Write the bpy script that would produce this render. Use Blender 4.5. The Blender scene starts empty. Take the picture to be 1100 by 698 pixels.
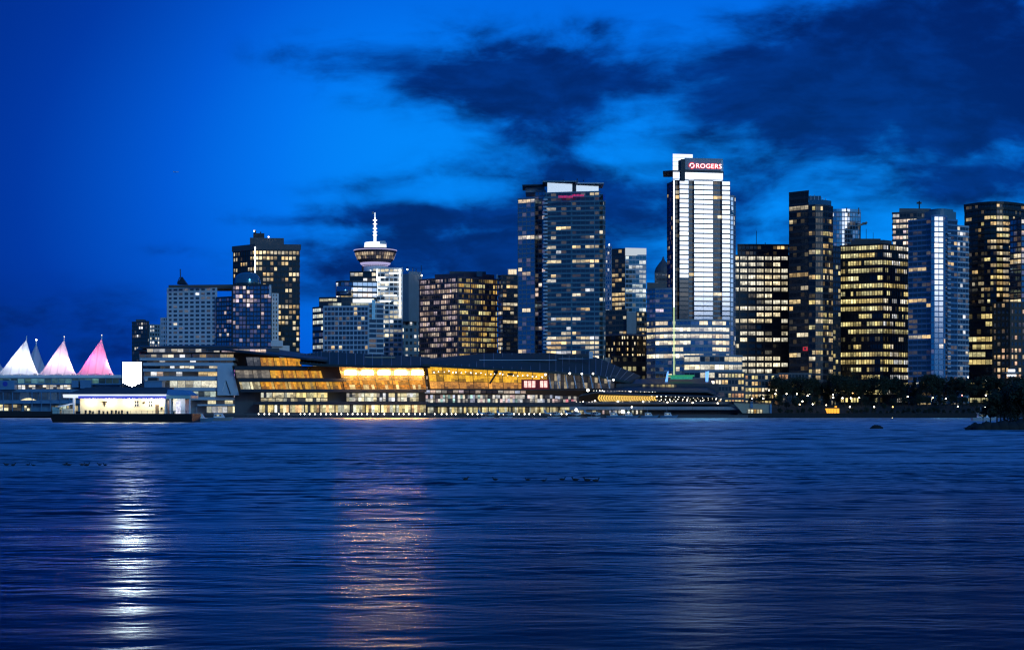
import bpy, math, random
from mathutils import Vector

# ------------------------------------------------------------------ frame of reference
# metres; camera on the park seawall at (0, 0, 4) looking along +Y across the harbour
F, CX, H0, CH = 1762.0, 550.0, 441.0, 4.0
def X(px, Y): return (px - CX) / F * Y
def Z(py, Y): return CH + (H0 - py) / F * Y
def W(px, py, Y): return (X(px, Y), Y, Z(py, Y))
R = math.radians
scene = bpy.context.scene
COL = bpy.data.collections.new("city"); scene.collection.children.link(COL)
rng = random.Random(11)

# ------------------------------------------------------------------ node helpers
class S:
    """socket wrapper: arithmetic makes math nodes"""
    def __init__(s, t, o): s.t, s.o = t, o
    def _m(s, op, *a, clamp=False):
        n = s.t.nodes.new('ShaderNodeMath'); n.operation = op; n.use_clamp = clamp
        for i, v in enumerate((s,) + a):
            if isinstance(v, S): s.t.links.new(v.o, n.inputs[i])
            else: n.inputs[i].default_value = v
        return S(s.t, n.outputs[0])
    def __add__(s, b): return s._m('ADD', b)
    __radd__ = __add__
    def __sub__(s, b): return s._m('SUBTRACT', b)
    def __mul__(s, b): return s._m('MULTIPLY', b)
    __rmul__ = __mul__
    def __truediv__(s, b): return s._m('DIVIDE', b)
    def neg(s): return s._m('MULTIPLY', -1.0)
    def exp(s): return s._m('EXPONENT')
    def clamp(s): return s._m('ADD', 0.0, clamp=True)
    def step(s, lo, hi):
        n = s.t.nodes.new('ShaderNodeMapRange'); n.interpolation_type = 'SMOOTHSTEP'
        s.t.links.new(s.o, n.inputs[0]); n.inputs[1].default_value = lo; n.inputs[2].default_value = hi
        return S(s.t, n.outputs[0])
    def lin(s, lo, hi, a, b):
        n = s.t.nodes.new('ShaderNodeMapRange')
        s.t.links.new(s.o, n.inputs[0])
        for i, v in enumerate((lo, hi, a, b)): n.inputs[i + 1].default_value = v
        return S(s.t, n.outputs[0])
def link(t, a, b):
    t.links.new(a.o if isinstance(a, S) else a, b)
def mixc(t, fac, a, b):
    n = t.nodes.new('ShaderNodeMix'); n.data_type = 'RGBA'
    if isinstance(fac, S): link(t, fac, n.inputs[0])
    else: n.inputs[0].default_value = fac
    for v, i in ((a, 6), (b, 7)):
        if isinstance(v, (tuple, list)): n.inputs[i].default_value = (*v, 1)
        else: link(t, v, n.inputs[i])
    return n.outputs[2]
def mulc(t, a, b, blend='MULTIPLY'):
    n = t.nodes.new('ShaderNodeMix'); n.data_type = 'RGBA'; n.blend_type = blend; n.inputs[0].default_value = 1
    for v, i in ((a, 6), (b, 7)):
        if isinstance(v, (tuple, list)): n.inputs[i].default_value = (*v, 1)
        else: link(t, v, n.inputs[i])
    return n.outputs[2]
def noise(t, vec, scale, detail=2.0, rough=0.5, dist=0.0):
    n = t.nodes.new('ShaderNodeTexNoise'); n.inputs['Scale'].default_value = scale
    n.inputs['Detail'].default_value = detail; n.inputs['Roughness'].default_value = rough
    n.inputs['Distortion'].default_value = dist
    if vec is not None: link(t, vec, n.inputs['Vector'])
    return S(t, n.outputs[0])
def mapping(t, vec, scale=(1, 1, 1), rot=(0, 0, 0)):
    n = t.nodes.new('ShaderNodeMapping'); n.inputs['Scale'].default_value = scale; n.inputs['Rotation'].default_value = rot
    link(t, vec, n.inputs[0]); return n.outputs[0]

MATS = {}
def new_mat(name):
    m = bpy.data.materials.new(name); m.use_nodes = True; MATS[name] = m
    return m, m.node_tree, m.node_tree.nodes['Principled BSDF']
def solid(name, col, rough=0.6, metal=0.0, var=0.25, vscale=0.35):
    """paint / concrete / metal with weathering of its own"""
    m, t, b = new_mat(name)
    tc = t.nodes.new('ShaderNodeTexCoord').outputs['Object']
    n = noise(t, mapping(t, tc, (1, 1, .35)), vscale, 5, .6)
    link(t, mixc(t, n, tuple(c * (1 - var) for c in col), tuple(min(1, c * (1 + var)) for c in col)), b.inputs['Base Color'])
    b.inputs['Roughness'].default_value = rough; b.inputs['Metallic'].default_value = metal
    return m
def glass(name, tint, refl, rough=0.05, wob=0.004):
    """coated glazing; the per pane attribute «lit» holds the light of the room behind it"""
    m, t, b = new_mat(name)
    tc = t.nodes.new('ShaderNodeTexCoord').outputs['Object']
    b.inputs['Base Color'].default_value = (*tint, 1); b.inputs['Metallic'].default_value = refl
    b.inputs['Roughness'].default_value = rough
    a = t.nodes.new('ShaderNodeAttribute'); a.attribute_name = 'lit'
    n1 = noise(t, mapping(t, tc, (1, 1, 1.4)), .8, 3, .65).lin(.3, .7, .65, 1.28)
    n2 = noise(t, mapping(t, tc, (1, 1, .3)), 2.6, 1, .5).lin(.35, .65, .82, 1.15)
    e = n1 * n2
    cb = t.nodes.new('ShaderNodeCombineColor')
    for i in range(3): link(t, e, cb.inputs[i])
    link(t, mulc(t, a.outputs['Color'], cb.outputs[0]), b.inputs['Emission Color'])
    b.inputs['Emission Strength'].default_value = 1.0
    if wob:
        bp = t.nodes.new('ShaderNodeBump'); bp.inputs['Strength'].default_value = 1; bp.inputs['Distance'].default_value = wob
        link(t, noise(t, tc, .7, 1), bp.inputs['Height']); link(t, bp.outputs[0], b.inputs['Normal'])
    m.cycles.emission_sampling = 'NONE'
    return m
def warm_hall(name):
    m = glass(name, (.05, .06, .07), .3); m.cycles.emission_sampling = 'FRONT'; return m
warm_hall('hall_glass'); glass('crown_glass', (.36, .41, .44), .8, .12, .01)
def glow(name, col, s, sample=False):
    m, t, b = new_mat(name)
    b.inputs['Base Color'].default_value = (.02, .02, .02, 1)
    b.inputs['Emission Color'].default_value = (*col, 1); b.inputs['Emission Strength'].default_value = s
    if not sample: m.cycles.emission_sampling = 'NONE'
    return m

solid('concrete', (.28, .28, .29)); solid('dark_concrete', (.09, .09, .1)); solid('white_stone', (.62, .64, .66), .5, 0, .12)
solid('black_metal', (.02, .022, .026), .4); solid('dark_frame', (.035, .04, .05), .45); solid('blue_frame', (.22, .27, .32), .4)
solid('pale_metal', (.5, .55, .6), .4, 0, .15); solid('white_paint', (.78, .78, .78), .45, 0, .08); solid('grey_slab', (.3, .33, .36), .5)
solid('brown_stone', (.12, .09, .065)); solid('green_roof', (.024, .038, .04), .7); solid('teal_slab', (.1, .22, .28), .4)
solid('purple_stone', (.07, .055, .085), .5); solid('rock', (.012, .012, .012), .85, 0, .6, .8); solid('soil', (.012, .014, .01), .95, 0, .5, .1)
solid('bark', (.05, .035, .025), .9); solid('roof_dark', (.03, .04, .055), .5); solid('blue_paint', (.03, .06, .45), .4, 0, .1)
solid('steel_blue', (.12, .26, .42), .4); solid('hull_black', (.012, .012, .014), .5); solid('cream_wall', (.75, .68, .5), .6, 0, .1)
solid('tan_wall', (.5, .4, .28), .6); solid('feather', (.03, .028, .03), .8); solid('seawall_stone', (.02, .02, .021), .8, 0, .5, .6)
solid('bronze', (.05, .04, .03), .35, .3); solid('red_paint', (.5, .02, .02), .5); solid('mint', (.3, .5, .5), .4)
glass('dark_glass', (.10, .12, .15), .55); glass('teal_glass', (.16, .27, .3), .75, .06)
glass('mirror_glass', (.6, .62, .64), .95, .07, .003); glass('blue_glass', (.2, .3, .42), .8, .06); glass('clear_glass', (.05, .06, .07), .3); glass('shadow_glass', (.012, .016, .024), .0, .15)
glow('lamp_white', (1, .93, .8), 9); glow('lamp_dim', (1, .9, .7), 2.2); glow('lamp_park', (1, .86, .62), 22, True); glow('lamp_warm', (1, .7, .35), 12); glow('lamp_red', (1, .25, .2), 10); glow('lamp_orange', (1, .45, .1), 12)
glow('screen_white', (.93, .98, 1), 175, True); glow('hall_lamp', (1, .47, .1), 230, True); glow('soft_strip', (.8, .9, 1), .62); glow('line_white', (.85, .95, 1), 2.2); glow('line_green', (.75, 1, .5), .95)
glow('sign_red', (1, .03, .05), 1.6); glow('red_lamp', (1, .03, .05), .5); glow('sign_core', (1, .8, .8), 2.4); glow('neon_pink', (1, .04, .3), .45)
glow('blue_fascia_glow', (.04, .07, .75), .8); glow('white_fascia_glow', (.72, .8, 1), 1.1); glow('blue_light', (.15, .4, 1), 1.6); glow('green_light', (.05, .5, .22), .5); glow('gold_light', (1, .6, .12), 1.3); glow('hut_orange', (1, .42, .03), 1.5)
glow('white_strip', (.8, .88, 1), 1.5); glow('violet_strip', (.6, .55, .95), .7)

# ------------------------------------------------------------------ mesh helpers
class MB:
    def __init__(s): s.v, s.f, s.m, s.c, s.mats = [], [], [], [], []
    def mi(s, mat):
        if mat not in s.mats: s.mats.append(mat)
        return s.mats.index(mat)
    def face(s, pts, mat, lit=(0, 0, 0)):
        b = len(s.v); s.v += [tuple(p) for p in pts]; s.f.append(tuple(range(b, b + len(pts)))); s.m.append(s.mi(mat)); s.c.append(lit)
    def solid(s, vs, fs, mat, lit=(0, 0, 0)):
        b = len(s.v); s.v += [tuple(p) for p in vs]; k = s.mi(mat)
        for f in fs: s.f.append(tuple(b + i for i in f)); s.m.append(k); s.c.append(lit)
    def hexa(s, lo, up, mat, lit=(0, 0, 0)):
        """closed solid between two rings (counter-clockwise seen from above)"""
        n = len(lo)
        fs = [tuple(range(n - 1, -1, -1)), tuple(range(n, 2 * n))] + [(i, (i + 1) % n, n + (i + 1) % n, n + i) for i in range(n)]
        s.solid(list(lo) + list(up), fs, mat, lit)
    def prism(s, poly, z0, z1, mat, lit=(0, 0, 0)):
        s.hexa([(x, y, z0) for x, y in poly], [(x, y, z1) for x, y in poly], mat, lit)
    def box(s, x0, x1, y0, y1, z0, z1, mat, lit=(0, 0, 0)):
        s.prism([(x0, y0), (x1, y0), (x1, y1), (x0, y1)], z0, z1, mat, lit)
    def pbox(s, p0, p1, q0, q1, Y, d, mat, lit=(0, 0, 0)):
        """box whose front, at distance Y, spans the sight lines p0..p1, q0 (top)..q1"""
        s.box(X(p0, Y), X(p1, Y), Y, Y + d, Z(q1, Y), Z(q0, Y), mat, lit)
    def lathe(s, cx, cy, prof, mat, n=20, lit=(0, 0, 0)):
        vs = []
        for r, z in prof: vs += [(cx + r * math.cos(2 * math.pi * k / n), cy + r * math.sin(2 * math.pi * k / n), z) for k in range(n)]
        fs = [(i * n + k, i * n + (k + 1) % n, (i + 1) * n + (k + 1) % n, (i + 1) * n + k) for i in range(len(prof) - 1) for k in range(n)]
        fs += [tuple(range(n - 1, -1, -1)), tuple(range((len(prof) - 1) * n, len(prof) * n))]
        s.solid(vs, fs, mat, lit)
    def tube(s, a, b, r, mat, n=6, r2=None):
        a, b = Vector(a), Vector(b); d = (b - a).normalized(); r2 = r if r2 is None else r2
        u = d.cross(Vector((0, 0, 1)) if abs(d.z) < .9 else Vector((1, 0, 0))).normalized(); w = d.cross(u)
        ring = lambda c, rr: [c + (u * math.cos(2 * math.pi * k / n) + w * math.sin(2 * math.pi * k / n)) * rr for k in range(n)]
        s.hexa(ring(a, r), ring(b, r2), mat)
    def ball(s, c, r, mat, n=8, sz=1.0):
        s.lathe(c[0], c[1], [(r * max(.06, math.sin(math.pi * i / 6)), c[2] - r * sz * math.cos(math.pi * i / 6)) for i in range(7)], mat, n)
    def build(s, name, parent=None, smooth=False):
        me = bpy.data.meshes.new(name)
        off = Vector(root_loc(parent)) if parent is not None else Vector((0, 0, 0))
        me.from_pydata([Vector(p) - off for p in s.v], [], s.f)
        for m in s.mats: me.materials.append(MATS[m])
        me.polygons.foreach_set('material_index', s.m)
        if any(c != (0, 0, 0) for c in s.c):
            a = me.attributes.new('lit', 'FLOAT_COLOR', 'FACE')
            a.data.foreach_set('color', [x for c in s.c for x in (*c, 1.0)])
        if smooth: me.polygons.foreach_set('use_smooth', [True] * len(s.f))
        me.update()
        o = bpy.data.objects.new(name, me); COL.objects.link(o)
        if parent is not None: o.parent = parent
        return o
def root_loc(o):
    v = Vector((0, 0, 0))
    while o is not None: v += o.location; o = o.parent
    return v
def tag(o, label=None, cat=None, group=None, kind=None):
    if label: o['label'] = label
    if cat: o['category'] = cat
    if group: o['group'] = group
    if kind: o['kind'] = kind
    return o
def thing(name, label, cat, loc, group=None):
    o = bpy.data.objects.new(name, None); COL.objects.link(o); o.location = loc; o.empty_display_size = 2
    return tag(o, label, cat, group)
def dup(root, loc, rz=0, scale=1.0, label=None, group=None):
    r = root.copy(); COL.objects.link(r); r.location = loc; r.rotation_euler = (0, 0, rz)
    r.scale = (scale, scale, scale) if not isinstance(scale, tuple) else scale
    if label: r['label'] = label
    if group: r['group'] = group
    for ch in list(root.children):
        c = ch.copy(); COL.objects.link(c); c.parent = r
        for g in list(ch.children):
            d = g.copy(); COL.objects.link(d); d.parent = c
    return r

def ccw(p):
    a = sum(p[i][0] * p[(i + 1) % len(p)][1] - p[(i + 1) % len(p)][0] * p[i][1] for i in range(len(p)))
    return p if a > 0 else p[::-1]
def offs(p, d):
    n, out = len(p), []
    for i in range(n):
        a, b, c = Vector(p[i - 1]), Vector(p[i]), Vector(p[(i + 1) % n])
        e1, e2 = (b - a).normalized(), (c - b).normalized()
        n1, n2 = Vector((e1.y, -e1.x)), Vector((e2.y, -e2.x))
        m = (n1 + n2); m = m / max(.35, m.length_squared) * 2
        out.append((b.x + m.x * d, b.y + m.y * d))
    return out
def fp(front, back=32):
    """footprint from its visible front line, given as (px, Y) from left to right"""
    f = [(X(p, Y), Y) for p, Y in front]
    if len(f) == 3 and back > 26:                    # two walls meeting at a corner: close the parallelogram
        return ccw(f + [(f[0][0] + f[2][0] - f[1][0], f[0][1] + f[2][1] - f[1][1] + 4)])
    ym = max(y for _, y in f) + back
    r0, r1 = f[0][0] / f[0][1], f[-1][0] / f[-1][1]
    return ccw(f + [(r1 * ym - .3, ym), (r0 * ym + .3, ym)])

WARM = [(1, .72, .34), (1, .8, .45), (1, .66, .27), (1, .85, .58)]
WHITE = [(1, .92, .76), (.95, .95, .95), (1, .86, .62)]
YELL = [(1, .82, .33), (.95, .85, .42), (1, .76, .28)]
GOLD = [(1, .62, .15), (1, .68, .22), (1, .58, .12)]
PINK = [(1, .72, .55), (.9, .7, .75), (1, .8, .62)]

def lit_row(n, q, cols, s0, s1, run=3):
    """one floor of rooms: lights on in runs of neighbouring panes"""
    out = []
    while len(out) < n:
        k = rng.randint(1, run); on = rng.random() < q
        c = rng.choice(cols); s = rng.uniform(s0, s1)
        for _ in range(k):
            if on:
                t = s * rng.uniform(.65, 1.25); out.append((c[0] * t, c[1] * t, c[2] * t))
            else:
                d = rng.choice((0, 0, 0, 0, 0, 0, 0, 0, .04, .09)); out.append((c[0] * d, c[1] * d, c[2] * d))
    return out[:n]

def panes(mb, quad, glas, c, sub):
    """one window: its panes, each room a little different, blinds part way down in some"""
    if c == (0, 0, 0): mb.face(quad, glas, c); return
    a, b, cc, d = (Vector(v) for v in quad)
    for k in range(sub):
        u0, u1 = (k + (.06 if k else 0)) / sub, (k + 1 - (.06 if k < sub - 1 else 0)) / sub
        lo0, lo1, up0, up1 = a.lerp(b, u0), a.lerp(b, u1), d.lerp(cc, u0), d.lerp(cc, u1)
        f = rng.choice((1, 1, .9, .8, .55, 1.2)); h = rng.uniform(.3, .7); g = rng.choice((1.0, .8, .55, .4, 1.15))
        m0, m1 = lo0.lerp(up0, h), lo1.lerp(up1, h)
        mb.face([lo0, lo1, m1, m0], glas, tuple(x * f * g for x in c)); mb.face([m0, m1, up1, up0], glas, tuple(x * f for x in c))

def block(root, poly, z0, z1, n, wall='dark_frame', glas='dark_glass', slab=.3, sd=.25, bay=3.0, mw=.25, md=.18, pier=0, pw=.8,
          q=.25, floor_p=None, cols=WARM, s=(.5, 1.3), run=3, mode='band', top=1.0, trim=None, rows=None, cap=100, edge_q=None, mull=None, sub=1):
    """one tower body: core, floor bands, mullions and the panes between them"""
    mb = MB(); fh = (z1 - z0) / n; sh = fh * slab
    mb.prism(offs(poly, -.3), z0, z1 - .05, 'dark_concrete')
    sp = offs(poly, sd)
    for i in range(n): mb.prism(sp, z0 + i * fh, z0 + i * fh + sh, trim or wall)
    mb.prism(offs(poly, sd + .03), z1 - .15, z1 + top, wall)
    nv = len(poly); per_floor = [MB() for _ in range(n)]; singles = []
    edges = []
    for e in range(nv):
        a, b = Vector(poly[e]), Vector(poly[(e + 1) % nv]); d = b - a; L = d.length; d.normalize(); nm = Vector((d.y, -d.x))
        mid = (a + b) / 2
        if nm.dot(-mid.normalized()) < -.15: continue
        edges.append((a, b, d, L, nm, max(1, round(L / bay)), e))
    for a, b, d, L, nm, k, e in edges:
        for j in range(k + 1):
            big = pier and j % pier == 0
            w = (pw if big else mw) / 2; dd = md + (.11 if big else 0)
            c = a + d * min(max(L * j / k, w + .02), L - w - .02)
            p = [c - d * w - nm * .15, c - d * w + nm * dd, c + d * w + nm * dd, c + d * w - nm * .15]
            mb.prism(ccw([(v.x, v.y) for v in p]), z0 + .06, z1 - .1, mull or wall)
    for i in range(n):
        fq = q
        if floor_p is not None: fq = floor_p(i / n, i) if callable(floor_p) else floor_p[i % len(floor_p)]
        elif rng.random() < .3: fq = q * rng.choice((.25, 2.0))
        for a, b, d, L, nm, k, e in edges:
            qq = fq * (edge_q.get(e, 1) if edge_q else 1)
            cc, ss = (cols.get(e, WARM), s) if isinstance(cols, dict) else (cols, s)
            lits = lit_row(k, qq, cc, *ss, run)
            za, zb = z0 + i * fh + sh - .03, z0 + (i + 1) * fh + .03
            if i == n - 1: zb = z1 - .12
            for j in range(k):
                p, r = a + d * (L * j / k), a + d * (L * (j + 1) / k)
                quad = [(p.x, p.y, za), (r.x, r.y, za), (r.x, r.y, zb), (p.x, p.y, zb)]
                tilt = .012 * rng.uniform(-1, 1)
                quad = [(x + nm.x * (tilt * u - .02), y + nm.y * (tilt * u - .02), z) for (x, y, z), u in zip(quad, (1, -1, -1, 1))]
                if mode == 'band': panes(per_floor[i], quad, glas, lits[j], sub)
                else: singles.append((quad, lits[j]))
    mb.build('wall', root)
    if mode == 'band':
        for f in per_floor:
            if f.f: f.build('window_band', root)
    else:
        singles.sort(key=lambda t: -sum(t[1]) - (.004 * (t[0][0][2] - z0) / (z1 - z0)))
        for quad, c in singles[:cap]:
            w = MB(); panes(w, quad, glas, c, sub); w.build('window', root)
        if singles[cap:]:
            w = MB()
            for quad, c in singles[cap:]: panes(w, quad, glas, c, sub)
            tag(w.build('small_window', root), kind='stuff')
def part(root, name, fn, smooth=False, label=None):
    m = MB(); fn(m); o = m.build(name, root, smooth)
    if label: o['label'] = label
    return o
def tower(name, label, cat, px, Y, group=None):
    return thing(name, label, cat, (X(px, Y), Y, 2.4), group)
G = 2.4  # quay level

# ------------------------------------------------------------------ sky
GLOW_AZ, GLOW_EL = 152.0, 7.0        # afterglow in the west, behind the camera on the right
def make_world():
    w = bpy.data.worlds.new("World"); scene.world = w; w.use_nodes = True
    t = w.node_tree; bg = t.nodes['Background']
    d = t.nodes.new('ShaderNodeTexCoord').outputs['Generated']
    sx = t.nodes.new('ShaderNodeSeparateXYZ'); link(t, d, sx.inputs[0])
    x, y, z = (S(t, sx.outputs[i]) for i in range(3))
    az = x._m('ARCTAN2', y) * F                      # azimuth and elevation in «pixels» of arc
    el = z._m('ARCSINE') * F
    ga = lambda px: math.atan((px - CX) / F) * F
    ge = lambda py: math.atan((H0 - py) / F) * F
    def bump(px, py, sx_, sy_):
        a = (az - ga(px)) * (1 / sx_); b = (el - ge(py)) * (1 / sy_)
        return (a * a + b * b).neg().exp()
    # clear dusk sky: brightest low on the right, dim on the left
    br = (bump(800, 220, 560, 330) * .95 + bump(380, 140, 210, 260) * .32 + bump(980, 230, 200, 130) * .25 + bump(130, 230, 190, 190) * .17)
    br = br * (az - ga(-60)).step(-150, 400).lin(0, 1, .45, 1)
    lowl = (az - ga(150)).step(-120, 260).lin(0, 1, 1, 0) * (el - ge(330)).step(-40, 60).lin(0, 1, 1, 0)
    br = (br - lowl * .07).clamp()
    far = az._m('ABSOLUTE').step(900, 2400)          # away from the picture: even blue dusk
    ramp = t.nodes.new('ShaderNodeValToRGB'); cr = ramp.color_ramp
    cr.elements[0].position = 0; cr.elements[0].color = (.0004, .020, .22, 1)
    cr.elements[1].position = 1; cr.elements[1].color = (.001, .27, .98, 1)
    for p, c in ((.2, (.0003, .040, .37, 1)), (.5, (.0003, .10, .66, 1)), (.75, (.0005, .175, .86, 1))):
        e = cr.elements.new(p); e.color = c
    link(t, br, ramp.inputs[0])
    base = mixc(t, far, ramp.outputs[0], (.003, .085, .34))
    up = el.step(430, 850)
    base = mixc(t, up, base, (.0006, .075, .37))
    # clouds
    warp = t.nodes.new('ShaderNodeTexNoise'); warp.inputs['Scale'].default_value = 9; warp.inputs['Detail'].default_value = 3
    link(t, d, warp.inputs['Vector'])
    wv_ = t.nodes.new('ShaderNodeVectorMath'); wv_.operation = 'MULTIPLY_ADD'
    link(t, warp.outputs['Color'], wv_.inputs[0]); wv_.inputs[1].default_value = (.075, .075, .03); link(t, d, wv_.inputs[2])
    dw = wv_.outputs[0]
    n1 = noise(t, mapping(t, dw, (1, 1, 1.8)), 11, 8, .53)
    n2 = noise(t, mapping(t, dw, (1, 1, 2.6)), 34, 7, .6)
    n3 = noise(t, mapping(t, dw, (1, 1, 5)), 18, 5, .58)
    cl = None
    for px, py, a, b, wgt in ((985, 95, 175, 78, .95), (1085, 120, 110, 80, .45), (880, 95, 110, 70, .45), (740, 82, 130, 46, .72), (560, 88, 120, 58, .78), (640, 110, 90, 40, .25),
                              (430, 72, 120, 42, .78), (335, 62, 60, 22, .5), (690, 26, 70, 12, .3), (800, 24, 50, 12, .35), (600, 205, 60, 26, .4), (760, 130, 80, 30, .25), (800, 215, 60, 40, .2), (1010, 28, 110, 22, .5), (960, 160, 150, 32, .38), (610, 165, 40, 40, .38),
                              (425, 231, 160, 13, .72), (310, 240, 70, 7, .35), (470, 272, 220, 26, .55), (690, 212, 80, 26, .62), (500, 178, 80, 15, .55), (560, 150, 60, 20, .3), (350, 205, 70, 10, .3), (470, 300, 160, 26, .35), (600, 270, 120, 30, .35), (1065, 205, 85, 22, .95), (860, 200, 80, 24, .4),
                              (780, 165, 60, 30, .15), (185, 274, 34, 6, .4), (410, 193, 60, 10, .3), (650, 250, 260, 46, .42), (20, 352, 190, 42, .4), (150, 392, 150, 50, .35), (420, 315, 260, 40, .2), (820, 255, 90, 30, .4)):
        b_ = bump(px, py, a, b) * wgt
        cl = b_ if cl is None else cl + b_
    general = n1.step(.5, .75) * (el - 300).step(150, 600) * .45          # broken cloud overhead and behind
    amp = cl.lin(.05, .5, .08, 1).clamp()
    m = cl + ((n1 - .5) * 2.5 + (n2 - .5) * .7 + (n3 - .5) * .6) * amp + general
    mask = m.step(.08, 1.0)
    dark = mixc(t, (n2 * .5 + n1 * .5).step(.36, .62), (.0005, .042, .30), (.0004, .010, .10))
    dark = mixc(t, cl.step(.6, 1.3) * .5, dark, (.0004, .013, .125))
    base = mixc(t, mask * .95, base, dark)
    # afterglow
    ga_ = (az._m('ABSOLUTE') * 0 + az) * (1 / F)
    da = (ga_ - R(GLOW_AZ)) * (1 / R(10.5))
    g = (da * da * da * da).neg().exp() * (el + (n1 - .5) * 70).step(R(2.9) * F, R(4.4) * F) * el.lin(R(11) * F, R(19) * F, 1, 0).clamp()
    wide = (ga_ - R(GLOW_AZ)) * (1 / R(40)); wide = (wide * wide).neg().exp() * el.step(0, 200) * el.lin(250, 1100, 1, 0).clamp()
    base = mulc(t, base, mixc(t, g, (0, 0, 0), (2.1, 2.15, 2.2)), 'ADD')
    base = mulc(t, base, mixc(t, wide, (0, 0, 0), (.04, .16, .28)), 'ADD')
    # the physical sky of the low sun adds its own gradient
    sk = t.nodes.new('ShaderNodeTexSky'); sk.sky_type = 'NISHITA'; sk.sun_disc = False
    sk.sun_elevation = R(GLOW_EL); sk.sun_rotation = R(GLOW_AZ)
    base = mulc(t, base, mulc(t, sk.outputs[0], (.00004, .0004, .0022)), 'ADD')
    # dark shore of the park below the horizon
    base = mixc(t, el.step(-30, 0), (.001, .008, .04), base)
    link(t, base, bg.inputs['Color']); bg.inputs['Strength'].default_value = 1.0
    w.cycles.sampling_method = 'MANUAL'; w.cycles.sample_map_resolution = 1024
make_world()
sun = bpy.data.lights.new('dusk_sun', 'SUN'); sun.energy = .6; sun.angle = R(12); sun.color = (.2, .62, 1)
so = bpy.data.objects.new('dusk_sun', sun); COL.objects.link(so)
SE = 24.0
sd_ = Vector((math.sin(R(GLOW_AZ)) * math.cos(R(SE)), math.cos(R(GLOW_AZ)) * math.cos(R(SE)), math.sin(R(SE))))
so.rotation_euler = sd_.to_track_quat('Z', 'Y').to_euler(); so.location = (300, -300, 200)

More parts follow.
